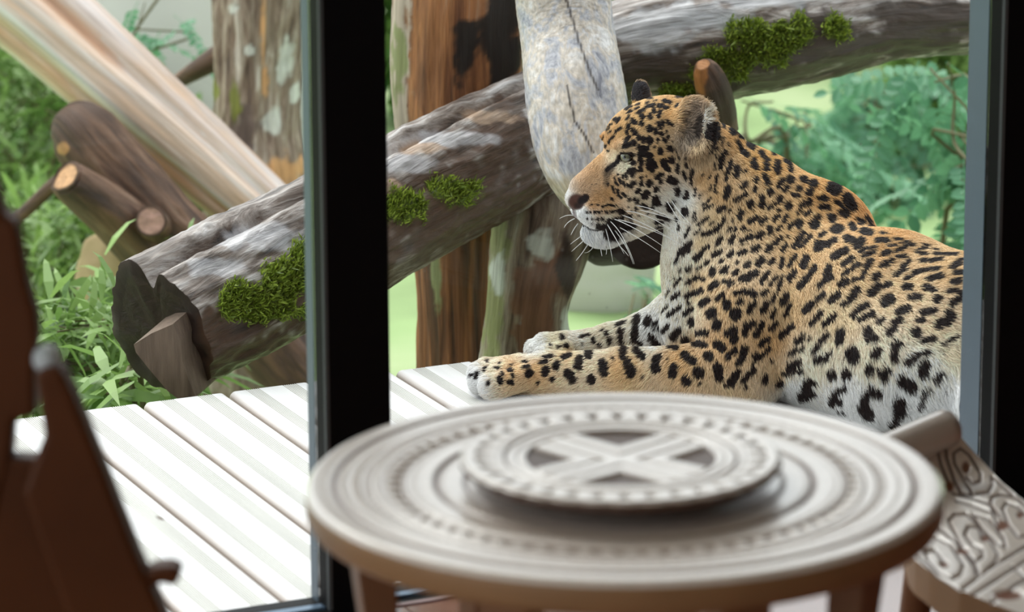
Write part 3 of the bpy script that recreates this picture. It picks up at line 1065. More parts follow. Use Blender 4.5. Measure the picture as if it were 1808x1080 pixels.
def table_h(r, th):
    z = np.zeros_like(r); cut = np.zeros_like(r); wide = np.zeros_like(r)
    for (r0, w, d) in ((.908, .010, 1), (.925, .006, .4), (.865, .005, .35), (.817, .006, .5), (.795, .006, .5), (.757, .006, .6), (.690, .006, .7), (.665, .005, .3),
                       (.593, .011, 1), (.575, .005, .4), (.500, .009, .9), (.40, .006, .6), (.30, .006, .6)):
        cut = np.maximum(cut, gr(r, r0, w) * d)
        wide = np.maximum(wide, np.clip(1.35 * gr(r, r0, w * 1.5), 0, 1) * d)
    tri = np.abs(((th * 66 / (2 * math.pi)) % 1) * 2 - 1)
    notch = ((r > .698) & (r < .748) & (tri > (r - .698) / .05)).astype(float)
    cut = np.maximum(cut, notch * .75)
    tri2 = np.abs(((th * 110 / (2 * math.pi) + .3) % 1) * 2 - 1)
    cut = np.maximum(cut, ((r > .80) & (r < .812) & (tri2 > .5)) * .45)
    z = z - cut * .004
    edge = sm(r, .975, 1.0)
    z = z - edge * edge * .006
    st_ = np.clip(np.maximum(cut, wide), 0, 1)[..., None]
    c = np.concatenate([PALE * (1 - st_ * .92) + STAIN * st_ * .92, 1 - st_ * .85], -1)
    return z, c


table = empty('carved_round_table', [TC[0], TC[1], 0], 'round low wooden table with carved rings, standing in front of the jaguar', 'table')
me = polar_top('table_top', TR, 220, 528, table_h, [(1.0, -.012), (1.0, -.030), (.99, -.037), (.97, -.040), (.5, -.040)], table, M['carved'], M['carved_side'])
o = link('table_top', me, None)
o.location = Vector((TC[0], TC[1], TZ)); o.parent = table; o.matrix_parent_inverse = table.matrix_world.inverted()
for ang in (192, 244, 293, 330, 75, 125):
    a = math.radians(ang)
    d, tdir = np.array([math.cos(a), math.sin(a), 0]), np.array([-math.sin(a), math.cos(a), 0])
    b = MB()
    pts = []
    zs = [(TZ - .041, .030, .022, .285), (.36, .024, .019, .275), (.18, .022, .018, .275), (.02, .030, .024, .285), (0.0, .031, .025, .287)]
    for (z, hw, hd, rr_) in zs:
        c = np.array([TC[0], TC[1], z]) + d * rr_
        pts += [c - tdir * hw - d * hd, c + tdir * hw - d * hd, c + tdir * hw + d * hd, c - tdir * hw + d * hd]
    fs = [(0, 1, 2, 3)] + [(i * 4 + k, i * 4 + 4 + k, i * 4 + 4 + (k + 1) % 4, i * 4 + (k + 1) % 4) for i in range(len(zs) - 1) for k in range(4)] + [tuple(len(zs) * 4 - 1 - k for k in range(4))]
    b.add(pts, fs).build('leg', M['leg'], table, bevel=.003)

# carved dish on the table
PR, PZ = 0.1745, TZ + .0002
PH = .036
PC = gnd(1096, 800, PZ + PH)


def plate_h(r, th):
    x, y = r * np.cos(th), r * np.sin(th)
    cut = np.zeros_like(r)
    cut = np.maximum(cut, gr(r, .725, .016))
    cut = np.maximum(cut, gr(r, .655, .010) * .6)
    cut = np.maximum(cut, gr(r, .985, .012) * .4)
    tri = np.abs(((th * 34 / (2 * math.pi)) % 1) * 2 - 1)
    cut = np.maximum(cut, ((r > .80) & (r < .91) & (tri < (r - .80) / .11 * .55)) * 1.0)
    cut = np.maximum(cut, gr(r, .775, .008) * .5)
    a = math.radians(43)
    d1 = np.abs(x * math.sin(a) - y * math.cos(a)); d2 = np.abs(x * math.sin(a) + y * math.cos(a))
    inn = r < .585
    b1, b2 = d1 < .215, d2 < .215
    rec = inn & ~(b1 | b2)
    cut = np.where(rec, 1.0, cut)
    over = np.where(b1 & b2, x * y > 0, b1)
    for d, on in ((d1, b1 & (over | ~b2)), (d2, b2 & (~over | ~b1))):
        g = np.maximum(gr(d, .075, .018), gr(d, .205, .018))
        cut = np.where(inn & on, np.maximum(cut, g * .8), cut)
    cut = np.maximum(cut, gr(r, .59, .012) * .8)
    z = PH - .006 * (1 - r ** 2) - .0035 * cut - .004 * sm(r, .97, 1.0)
    st_ = np.clip(cut * 1.2, 0, 1)[..., None]
    c = np.concatenate([PALE * (1 - st_ * .92) + DEEP * st_ * .92, 1 - st_ * .9], -1)
    return z, c


dish = empty('carved_dish', [PC[0], PC[1], PZ], 'shallow carved wooden dish with interlaced bands and notched rim, on the round table', 'dish')
M['dish_under'] = plain('dish_underside', L4(84, 56, 40), .5, vary=.2, scale=20)
me = polar_top('bowl', PR, 170, 408, plate_h, [(1.0, PH - .010), (.97, PH - .014), (.80, PH - .020), (.62, PH - .028), (.52, .004), (.50, .0)], dish, M['carved'], M['dish_under'],
               rfun=lambda t: 1 + .010 * np.abs(np.sin(t * 17)))
o = link('bowl', me, None)
o.location = Vector((PC[0], PC[1], PZ)); o.parent = dish; o.matrix_parent_inverse = dish.matrix_world.inverted()

# low stool with a curved, line-carved seat at the right edge
strokes = [[(425, 240), (430, 300), (470, 420), (500, 480), (560, 490)], [(470, 330), (465, 280), (500, 255), (545, 290), (600, 380), (600, 420), (560, 435), (530, 400)],
           [(655, 400), (660, 440), (640, 475), (560, 490), (505, 390), (470, 330)], [(460, 480), (530, 500), (640, 530), (700, 600)], [(480, 520), (560, 540), (650, 575)],
           [(700, 690), (650, 530), (660, 500), (700, 488), (780, 500), (840, 560)], [(840, 600), (780, 545), (730, 530), (710, 560), (740, 640), (790, 700), (840, 690)],
           [(440, 620), (470, 588), (530, 585), (590, 640), (690, 740), (725, 750), (712, 700), (640, 610), (560, 590), (650, 720), (690, 790), (670, 830), (620, 880)],
           [(440, 620), (500, 740), (570, 830), (590, 880)], [(520, 690), (540, 648), (590, 650), (612, 700)], [(520, 690), (560, 740), (605, 760), (612, 800), (575, 822), (540, 790)],
           [(350, 690), (450, 740), (515, 840), (500, 890), (455, 912), (390, 880), (330, 810), (325, 775), (370, 768), (430, 840)], [(400, 660), (480, 730), (570, 850), (580, 890)],
           [(290, 800), (400, 915), (500, 972), (640, 862), (860, 730)], [(565, 992), (720, 890), (860, 800)], [(650, 1035), (790, 935), (900, 880)],
           [(380, 240), (400, 330), (450, 450)], [(340, 275), (500, 195)], [(660, 400), (760, 490)],
           [(760, 850), (860, 930), (940, 1010)], [(900, 760), (960, 860), (1020, 880)], [(880, 640), (960, 700), (1040, 800)]]
holes = [(528, 350, 18, 26), (445, 445, 20, 24), (712, 640, 26, 22), (620, 705, 20, 16), (510, 770, 28, 14), (418, 838, 20, 14), (800, 590, 18, 14), (740, 990, 70, 22)]
K_ = 288 / 819.0
LEFT = [(752, 1684), (770, 1650), (790, 1606), (812, 1572), (850, 1580), (900, 1592), (950, 1600), (972, 1605), (988, 1616), (1008, 1642), (1040, 1694), (1062, 1745), (1085, 1806), (1120, 1880), (1150, 1960)]
RGHT = [(752, 1690), (775, 1700), (800, 1722), (850, 1768), (885, 1810), (930, 1870), (1000, 1960), (1080, 2010), (1120, 2010), (1150, 1985)]
nv_, nu_ = 260, 220
SV = np.zeros((nv_, nu_, 3)); SC = np.zeros((nv_, nu_, 4)); SPX = np.zeros((nv_, nu_, 2))
for i, y in enumerate(np.linspace(752, 1150, nv_)):
    xl = np.interp(y, [q[0] for q in LEFT], [q[1] for q in LEFT]); xr = np.interp(y, [q[0] for q in RGHT], [q[1] for q in RGHT])
    for j, u in enumerate(np.linspace(0, 1, nu_)):
        SPX[i, j] = (xl + (xr - xl) * u, y)
rise = sm(880 - SPX[..., 1] - .28 * (SPX[..., 0] - 1640), 0, 150)
zz = .235 + .060 * rise
xx, yy = (SPX[..., 0] - CX) / FPX, -(SPX[..., 1] - CY) / FPX
D = FWD + xx[..., None] * RIGHT + yy[..., None] * UP
SV = CAM + D * ((zz - CAMH) / D[..., 2])[..., None]
cx, cy = (SPX[..., 0] - 1520) / K_, (SPX[..., 1] - 700) / K_
cut = np.zeros(cx.shape)
for sk in strokes:
    for (x0, y0), (x1, y1) in zip(sk[:-1], sk[1:]):
        dx, dy = x1 - x0, y1 - y0
        t = np.clip(((cx - x0) * dx + (cy - y0) * dy) / (dx * dx + dy * dy), 0, 1)
        d = np.hypot(cx - x0 - t * dx, cy - y0 - t * dy)
        cut = np.maximum(cut, np.clip(1.6 - d / 6.5, 0, 1))
hol = np.zeros(cx.shape)
for (hx, hy, a, b_) in holes:
    hol = np.maximum(hol, np.clip(3 - 2.2 * np.hypot((cx - hx) / a, (cy - hy) / b_), 0, 1))
SV[..., 2] -= .003 * np.maximum(cut, hol)
SC[..., :3] = PALE * (1 - .95 * cut[..., None]) + DEEP * .95 * cut[..., None]
SC[..., :3] = SC[..., :3] * (1 - .9 * hol[..., None]) + lin((120, 64, 30)) * .9 * hol[..., None]
SC[..., 3] = 1 - .9 * np.maximum(cut, hol)
stool_c = SV.reshape(-1, 3).mean(0)
stool = empty('carved_stool', [stool_c[0], stool_c[1], 0], 'low wooden stool with curved seat carved in looping lines, at the right edge', 'stool')
under = SV.copy(); under[..., 2] -= .045
V = np.vstack([SV.reshape(-1, 3), under.reshape(-1, 3)])
ntop = nv_ * nu_
ii = (np.arange(nv_ - 1)[:, None] * nu_ + np.arange(nu_ - 1)[None]).ravel()
top = np.stack([ii, ii + nu_, ii + nu_ + 1, ii + 1], 1)
bot = np.stack([ii, ii + 1, ii + nu_ + 1, ii + nu_], 1) + ntop
loop = np.concatenate([np.arange(nu_), np.arange(1, nv_) * nu_ + nu_ - 1, (nv_ - 1) * nu_ + np.arange(nu_ - 2, -1, -1), np.arange(nv_ - 2, 0, -1) * nu_])
nx_ = np.roll(loop, -1)
side = np.stack([loop, nx_, nx_ + ntop, loop + ntop], 1)
me = mesh_np('seat', V, np.vstack([top, bot, side]))
colr = np.vstack([SC.reshape(-1, 4), np.tile(list(lin((120, 80, 48))) + [1], (ntop, 1))])
vattr(me, 'col', colr, 'FLOAT_COLOR')
me.materials.append(M['carved']); me.materials.append(M['carved_side'])
mi = np.zeros(len(me.polygons), np.int32); mi[len(top):] = 1
me.polygons.foreach_set('material_index', mi)
sh = np.ones(len(me.polygons), bool); sh[len(top) + len(bot):] = False
me.polygons.foreach_set('use_smooth', sh)
link('seat', me, None, stool)
# rolled upper end of the seat
e0, e1 = gnd(1535, 806, .290), gnd(1672, 748, .300)
pth = np.array([e0 + (e1 - e0) * u for u in np.linspace(0, 1, 12)]) + np.array([0, 0, -.006])
MB().tube(pth, .0255, 28).build('rolled_end', plain('rolled_wood', L4(214, 200, 190), .36, coat=.8, vary=.1, scale=25), stool, smooth=True)
for (i, j) in ((60, 60), (60, 160), (200, 60), (200, 170)):
    p = SV[i, j]
    f_ = p + (stool_c - p) * np.array([-.08, -.08, 0])
    MB().tube([p - np.array([0, 0, .043]), (p + f_) / 2 * np.array([1, 1, 0]) + np.array([0, 0, .11]), f_ * np.array([1, 1, 0])], [.026, .018, .024], 14).build('leg', M['leg'], stool, smooth=True)

# dark plank chair at the left edge, close to the camera
CHY = 3.95


def prism(name, poly, Y, th, parent, mat, lean=0.0, bev=.006):
    fr = [at(x, y, Y + lean * (y - 700) / 1000.0) for x, y in poly]
    bk = [p + np.array([0.0, th, 0.0]) for p in fr]
    n = len(poly)
    b = MB().add(fr + bk, [tuple(range(n)), tuple(range(2 * n - 1, n - 1, -1))] + [(i, i + n, (i + 1) % n + n, (i + 1) % n) for i in range(n)])
    return b.build(name, mat, parent, bevel=bev)


foot = gnd(0, 1760, 0)
chair = empty('plank_chair', [at(-60, 900, CHY)[0], CHY, 0], 'dark brown wooden plank chair, blurred at the left edge in front of the deck', 'chair')
prism('back_plank', [(-70, 120), (-30, 250), (6, 384), (26, 392), (34, 430), (46, 500), (62, 556), (66, 596), (60, 636), (62, 736), (24, 744), (20, 806), (-20, 1000), (-80, 1772), (-240, 1772), (-200, 1000), (-190, 500), (-170, 120)], CHY, .045, chair, M['chair'])
prism('seat_plank', [(62, 660), (80, 652), (104, 650), (124, 690), (150, 752), (196, 868), (244, 990), (290, 1092), (420, 1420), (560, 1770), (390, 1770), (250, 1420), (120, 1092), (40, 870), (66, 800), (78, 770)], CHY - .055, .05, chair, M['chair'])
prism('seat_board', [(-260, 800), (-30, 806), (70, 812), (190, 872), (262, 1050), (330, 1240), (160, 1290), (-40, 1270), (-260, 1250)], CHY + .002, .035, chair, M['chair'])
prism('scroll', [(246, 1030), (256, 1012), (276, 1002), (302, 1000), (322, 1010), (310, 1036), (296, 1034), (282, 1030), (264, 1040), (254, 1052)], CHY - .05, .035, chair, M['chair'])

pg = at(84, 634, CHY - .03)  # pale knob added here, its colour standing in for a glossy highlight
th_ = np.linspace(0, math.pi, 9)
MB().tube([pg + np.array([0, -.016 * math.cos(a), 0]) for a in th_], [max(.0004, .016 * math.sin(a)) for a in th_], 16).build('highlight_peg', plain('painted_highlight', L4(196, 204, 206), .25), chair, smooth=True)

# ------------------------------------------------------------------ the jaguar
import openvdb
VOX = 0.0026
HY = 6.40
HYAW = math.radians(14)
HF = np.array([-math.cos(HYAW), -math.sin(HYAW), 0.0])      # the way the head points
HN = np.array([math.sin(HYAW), -math.cos(HYAW), 0.0])       # towards its left (near) side
H0 = at(1175, 280, HY)
PXM = float((H0 - CAM) @ FWD) / FPX                           # metres per pixel at the head


def HP(px, py, l=0.0):
    """point seen at a pixel, l pixels to the near side of the head's middle plane"""
    d = ray(px, py)
    t = ((H0 - CAM) @ HN + l * PXM) / (d @ HN)
    return CAM + d * t


def mir(p):
    return p - 2 * ((p - H0) @ HN) * HN


LO, HI = np.array([-0.16, 5.72, -0.012]), np.array([1.42, 6.66, 0.56])
DIM = np.ceil((HI - LO) / VOX).astype(int)
SDF = np.full(DIM, 0.08, np.float32)


def block(lo, hi):
    a = np.maximum(np.floor((lo - LO) / VOX).astype(int), 0)
    b = np.minimum(np.ceil((hi - LO) / VOX).astype(int), DIM)
    if np.any(b <= a):
        return None
    xs = (LO[0] + VOX * np.arange(a[0], b[0])).astype(np.float32)[:, None, None]
    ys = (LO[1] + VOX * np.arange(a[1], b[1])).astype(np.float32)[None, :, None]
    zs = (LO[2] + VOX * np.arange(a[2], b[2])).astype(np.float32)[None, None, :]
    return (slice(a[0], b[0]), slice(a[1], b[1]), slice(a[2], b[2])), xs, ys, zs


def merge(sl, d, k, sub=False):
    a = SDF[sl]
    if sub:
        d = -d
        h = np.clip(.5 - .5 * (a - d) / k, 0, 1)
        SDF[sl] = a + (d - a) * h + k * h * (1 - h)
    else:
        h = np.clip(.5 + .5 * (a - d) / k, 0, 1)
        SDF[sl] = a + (d - a) * h - k * h * (1 - h)


def cone(p0, r0, p1, r1, k=.02):
    """rounded cone"""
    m = max(r0, r1) + .05
    bl = block(np.minimum(p0, p1) - m, np.maximum(p0, p1) + m)
    if bl is None: return
    sl, x, y, z = bl
    ba = p1 - p0
    L2 = float(ba @ ba)
    t = np.clip(((x - p0[0]) * ba[0] + (y - p0[1]) * ba[1] + (z - p0[2]) * ba[2]) / L2, 0, 1)
    d = np.sqrt((x - p0[0] - t * ba[0]) ** 2 + (y - p0[1] - t * ba[1]) ** 2 + (z - p0[2] - t * ba[2]) ** 2) - (r0 + (r1 - r0) * t)
    merge(sl, d.astype(np.float32), k)


def ell(c, r, ax=None, k=.02, sub=False):
    """ellipsoid with radii r along axes ax"""
    ax = np.eye(3) if ax is None else ax
    m = max(r) + .04
    bl = block(c - m, c + m)
    if bl is None: return
    sl, x, y, z = bl
    q = [((x - c[0]) * a[0] + (y - c[1]) * a[1] + (z - c[2]) * a[2]) for a in ax]
    k0 = np.sqrt(sum((qq / rr) ** 2 for qq, rr in zip(q, r)))
    k1 = np.sqrt(sum((qq / rr ** 2) ** 2 for qq, rr in zip(q, r)))
    d = (k0 * (k0 - 1) / np.maximum(k1, 1e-6)).astype(np.float32)
    merge(sl, d, k, sub)


def chain(rows, k=.02):
    pts = [(at(x, y, Y), rpx(at(x, y, Y), r)) for (x, y, Y, r) in rows]
    for (a, ra), (b, rb) in zip(pts[:-1], pts[1:]):
        cone(a, ra, b, rb, k)


HAX = np.stack([HF, HN, np.array([0, 0, 1.0])])
S_ = PXM
# trunk of the body
chain([(1245, 300, 6.40, 84), (1322, 405, 6.39, 132), (1400, 520, 6.34, 150)], .03)
chain([(1255, 395, 6.39, 72), (1262, 470, 6.37, 84), (1272, 560, 6.36, 104)], .03)          # throat and breast
ell(at(1428, 432, 6.36), (118 * S_, 70 * S_, 116 * S_), None, .03)                            # shoulder hump
chain([(1430, 545, 6.30, 150), (1560, 575, 6.22, 158), (1700, 622, 6.12, 158), (1860, 650, 6.06, 155), (1960, 665, 6.06, 140)], .04)
chain([(1440, 600, 6.24, 120), (1600, 650, 6.11, 120), (1760, 680, 6.02, 110)], .04)        # belly
chain([(1345, 470, 6.31, 92), (1335, 560, 6.24, 98), (1300, 645, 6.20, 70)], .03)            # near shoulder and upper arm
# near foreleg
chain([(1320, 660, 6.19, 62), (1240, 664, 6.19, 54), (1100, 664, 6.215, 46), (970, 662, 6.245, 38), (904, 665, 6.262, 35)], .015)
for (dy, dx, r) in ((-.052, .004, .0200), (-.020, -.012, .0215), (.014, -.014, .0215), (.044, -.003, .0200)):
    p = np.array([at(871, 664, 6.262)[0] + dx, 6.258 + dy, .026])
    cone(p + np.array([.05, -dy * .3, .012]), r * .95, p, r, .006)
    ell(p + np.array([-.010, 0, .001]), (r * .85, r * .95, r * 1.02), None, .006)
# far foreleg
chain([(1215, 560, 6.44, 62), (1150, 590, 6.452, 40), (1080, 603, 6.452, 29), (1000, 612, 6.448, 23), (965, 613, 6.446, 25)], .012)
for (dy, dx, r) in ((-.030, .004, .0165), (-.006, -.008, .0175), (.018, -.010, .0175), (.036, .0, .016)):
    p = np.array([at(956, 614, 6.44)[0] + dx, 6.438 + dy, .020])
    cone(p + np.array([.035, -dy * .3, .008]), r * .95, p, r, .005)
# hind quarter, hind foot and tail (mostly hidden by the frame at the right)
chain([(1930, 650, 6.04, 140), (1850, 690, 5.97, 100), (1765, 705, 5.94, 62)], .03)
hf = at(1765, 715, 5.93)
cone(hf, .05, np.array([hf[0] + .20, 5.90, .045]), .036, .02)
cone(np.array([hf[0] + .20, 5.90, .045]), .036, np.array([hf[0] + .05, 5.875, .030]), .030, .015)
tl = [np.array([1.02, 6.10, .09]), np.array([1.14, 6.16, .05]), np.array([1.24, 6.10, .035]), np.array([1.32, 5.98, .032]), np.array([1.34, 5.86, .030])]
for a, b, ra, rb in zip(tl[:-1], tl[1:], (.045, .034, .031, .030), (.034, .031, .030, .027)):
    cone(a, ra, b, rb, .02)
# head
ell(HP(1178, 254), (86 * S_, 74 * S_, 84 * S_), HAX, .02)
ell(HP(1138, 246), (70 * S_, 62 * S_, 60 * S_), HAX, .02)
cone(HP(1128, 292), 61 * S_, HP(1050, 342), 35 * S_, .02)
cone(HP(1068, 296), 22 * S_, HP(1032, 334), 27 * S_, .012)
for sgn in (1, -1):
    def pr(px, py, l):
        p = HP(px, py, l)
        return p if sgn > 0 else mir(p)
    ell(pr(1066, 372, 22), (48 * S_, 24 * S_, 31 * S_), HAX, .010)               # upper lip pad
    ell(pr(1022, 352, 7), (21 * S_, 13 * S_, 19 * S_), HAX, .006)                  # nose
    ell(pr(1150, 330, 38), (58 * S_, 34 * S_, 55 * S_), HAX, .020)                 # cheek
    ell(pr(1196, 330, 42), (55 * S_, 36 * S_, 62 * S_), HAX, .020)                 # ruff
    ell(pr(1112, 258, 42), (30 * S_, 16 * S_, 11 * S_), HAX, .010)                 # brow
    cone(pr(1076, 407, 10), 22 * S_, pr(1165, 370, 30), 29 * S_, .012)            # jaw
    ell(pr(1112, 392, 30), (30 * S_, 12 * S_, 18 * S_), HAX, .008)                 # corner of the mouth
ell(HP(1061, 406), (33 * S_, 24 * S_, 25 * S_), HAX, .012)                         # chin
# mouth line
for sgn in (1, -1):
    for (a, b) in (((1022, 396), (1060, 404)), ((1060, 404), (1096, 406)), ((1096, 406), (1122, 396))):
        p, q = HP(a[0], a[1], 30), HP(b[0], b[1], 36)
        if sgn < 0: p, q = mir(p), mir(q)
        c = (p + q) / 2
        u = (q - p) / np.linalg.norm(q - p)
        ax_ = np.stack([u, HN, np.cross(u, HN)])
        ell(c + HN * (6 * S_ if sgn > 0 else -6 * S_), (np.linalg.norm(q - p) * .60, 9 * S_, 1.6 * S_), ax_, .004, True)
# eye sockets
EYE = HP(1107, 277, 44)
for e in (EYE, mir(EYE)):
    ell(e + HN * 0 * S_, (14 * S_, 13 * S_, 7.0 * S_), HAX, .005, True)
# near ear: a cupped round ear turned to the side
EA = HP(1226, 226, 62)
en = HN * .80 + HF * .30 + np.array([0, 0, .25]); en /= np.linalg.norm(en)
eu = np.array([0, 0, 1.0]) - en[2] * en; eu /= np.linalg.norm(eu)
es = np.cross(eu, en)
ell(EA, (37 * S_, 17 * S_, 56 * S_), np.stack([es, en, eu]), .012)
ell(EA + en * 15 * S_ + eu * 2 * S_, (28 * S_, 18 * S_, 44 * S_), np.stack([es, en, eu]), .005, True)
# far ear, its back seen over the crown
FA = at(1133, 176, 6.475)
ell(FA, (15 * S_, 20 * S_, 34 * S_), np.stack([np.array([.95, .3, .1]) / 1.0, np.array([-.3, .95, 0]), np.array([-.1, 0, .99])]), .010)
# rest on the boards
zz_ = (LO[2] + VOX * np.arange(DIM[2])).astype(np.float32)
SDF[:] = np.maximum(SDF, (0.002 - zz_)[None, None, :])
SDF[0] = SDF[-1] = .08; SDF[:, 0] = .08; SDF[:, -1] = .08; SDF[:, :, 0] = .08; SDF[:, :, -1] = .08
grid = openvdb.FloatGrid(background=0.08)
grid.copyFromArray(SDF, tolerance=0.0)
bv_, bq = grid.convertToQuads(0.0)[:2]
del grid
BV = np.asarray(bv_, float) * VOX + LO
BQ = np.asarray(bq, np.int64)
SDF = None
# light smoothing
ed = np.concatenate([BQ[:, [0, 1]], BQ[:, [1, 2]], BQ[:, [2, 3]], BQ[:, [3, 0]]])
for _ in range(2):
    acc = np.zeros_like(BV); cnt = np.zeros(len(BV))
    for c in range(3):
        acc[:, c] = np.bincount(ed[:, 0], BV[ed[:, 1], c], len(BV)) + np.bincount(ed[:, 1], BV[ed[:, 0], c], len(BV))
    cnt = np.bincount(ed[:, 0], minlength=len(BV)) + np.bincount(ed[:, 1], minlength=len(BV))
    BV = BV * .4 + .6 * acc / np.maximum(cnt, 1)[:, None]
# keep the piece that holds the torso (drops stray specks); orient outwards
fn = np.cross(BV[BQ[:, 1]] - BV[BQ[:, 0]], BV[BQ[:, 3]] - BV[BQ[:, 0]])
vol = np.sum(np.einsum('ij,ij->i', BV[BQ].mean(1) - BV.mean(0), fn))
if vol < 0:
    BQ = BQ[:, ::-1].copy(); fn = -fn
BN = np.zeros_like(BV)
for c in range(4):
    for ax_ in range(3):
        BN[:, ax_] += np.bincount(BQ[:, c], fn[:, ax_], len(BV))
BN /= np.linalg.norm(BN, axis=1)[:, None] + 1e-12
PX, PY = project(BV)
VIEW = BV - CAM; VIEW /= np.linalg.norm(VIEW, axis=1)[:, None]
FACING = -np.einsum('ij,ij->i', VIEW, BN)

# coat: ground colour from patches, then rosettes, spots and the painted shade of skin folds
COAT = [(1040, 318, 188, 152, 112), (1056, 350, 196, 152, 100), (1000, 338, 228, 228, 230), (1003, 326, 214, 206, 200), (1012, 328, 186, 160, 132), (1022, 312, 186, 152, 116), (1034, 298, 190, 152, 112), (1030, 332, 184, 152, 118), (1052, 278, 196, 156, 106), (1048, 300, 190, 152, 108), (1046, 360, 196, 150, 96), (1072, 366, 200, 160, 110), (1075, 340, 196, 152, 98), (1085, 320, 196, 158, 112), (1012, 385, 236, 240, 246), (1030, 378, 232, 236, 240), (1050, 428, 222, 226, 232), (1060, 436, 214, 218, 224), (1085, 432, 214, 216, 216),
        (1030, 405, 222, 226, 234), (1040, 418, 220, 224, 232), (1075, 385, 214, 206, 190), (1150, 410, 218, 212, 196), (1205, 352, 214, 214, 210), (1165, 366, 212, 208, 200), (1130, 350, 206, 188, 160), (1185, 395, 222, 220, 214),
        (1098, 296, 226, 214, 190), (1083, 281, 226, 206, 176), (1140, 300, 202, 166, 118), (1160, 280, 202, 164, 112), (1100, 230, 204, 164, 108), (1180, 195, 204, 162, 104), (1070, 250, 196, 152, 100), (1130, 205, 206, 168, 112),
        (1225, 200, 176, 150, 118), (1215, 250, 150, 136, 122), (1230, 275, 176, 150, 116), (1245, 320, 190, 152, 104), (1270, 345, 194, 158, 110), (1260, 385, 204, 178, 138), (1350, 280, 208, 164, 96), (1300, 230, 206, 162, 100),
        (1400, 380, 210, 172, 120), (1330, 380, 206, 172, 124), (1450, 340, 214, 168, 106), (1520, 350, 214, 164, 104), (1203, 420, 222, 214, 204), (1207, 452, 224, 214, 198), (1240, 430, 214, 190, 152), (1240, 500, 214, 184, 142),
        (1182, 545, 236, 228, 212), (1196, 500, 230, 218, 196), (1290, 540, 210, 176, 130), (1280, 610, 206, 168, 120), (1200, 640, 208, 172, 122), (1100, 652, 214, 178, 128), (950, 655, 220, 180, 130), (1000, 625, 226, 196, 156),
        (836, 668, 232, 232, 234), (868, 648, 226, 208, 186), (900, 660, 220, 184, 138), (1150, 578, 236, 240, 242), (1060, 592, 218, 206, 186), (1015, 600, 226, 218, 206), (945, 610, 228, 228, 224), (985, 605, 214, 204, 180), (1100, 560, 226, 216, 196),
        (1500, 480, 208, 176, 130), (1420, 450, 210, 174, 124), (1600, 500, 214, 184, 142), (1480, 560, 214, 190, 152), (1400, 540, 206, 174, 128), (1360, 600, 196, 156, 106), (1370, 660, 200, 170, 130), (1650, 560, 220, 194, 160),
        (1440, 640, 226, 214, 192), (1550, 640, 226, 210, 186), (1400, 692, 236, 236, 234), (1500, 712, 242, 243, 242), (1600, 705, 240, 241, 240), (1690, 725, 242, 244, 247), (1690, 620, 220, 204, 176), (1640, 660, 232, 226, 212),
        (1560, 430, 206, 164, 108), (1680, 475, 206, 174, 128), (1850, 550, 210, 176, 128), (1900, 700, 226, 212, 190), (1560, 770, 242, 243, 243), (1300, 720, 214, 186, 146)]
ca = np.array([c[:2] for c in COAT], float)
cl = np.array([lin(c[2:]) for c in COAT])
num = np.zeros((len(BV), 3)); den = np.zeros(len(BV))
for (x, y), c in zip(ca, cl):
    w = 1.0 / (((PX - x) ** 2 + (PY - y) ** 2) + 60.0) ** 1.6
    num += w[:, None] * c; den += w
BASE = num / den[:, None]
BASE *= (1 + .10 * fbm(BV * 55, 3, 3))[:, None]

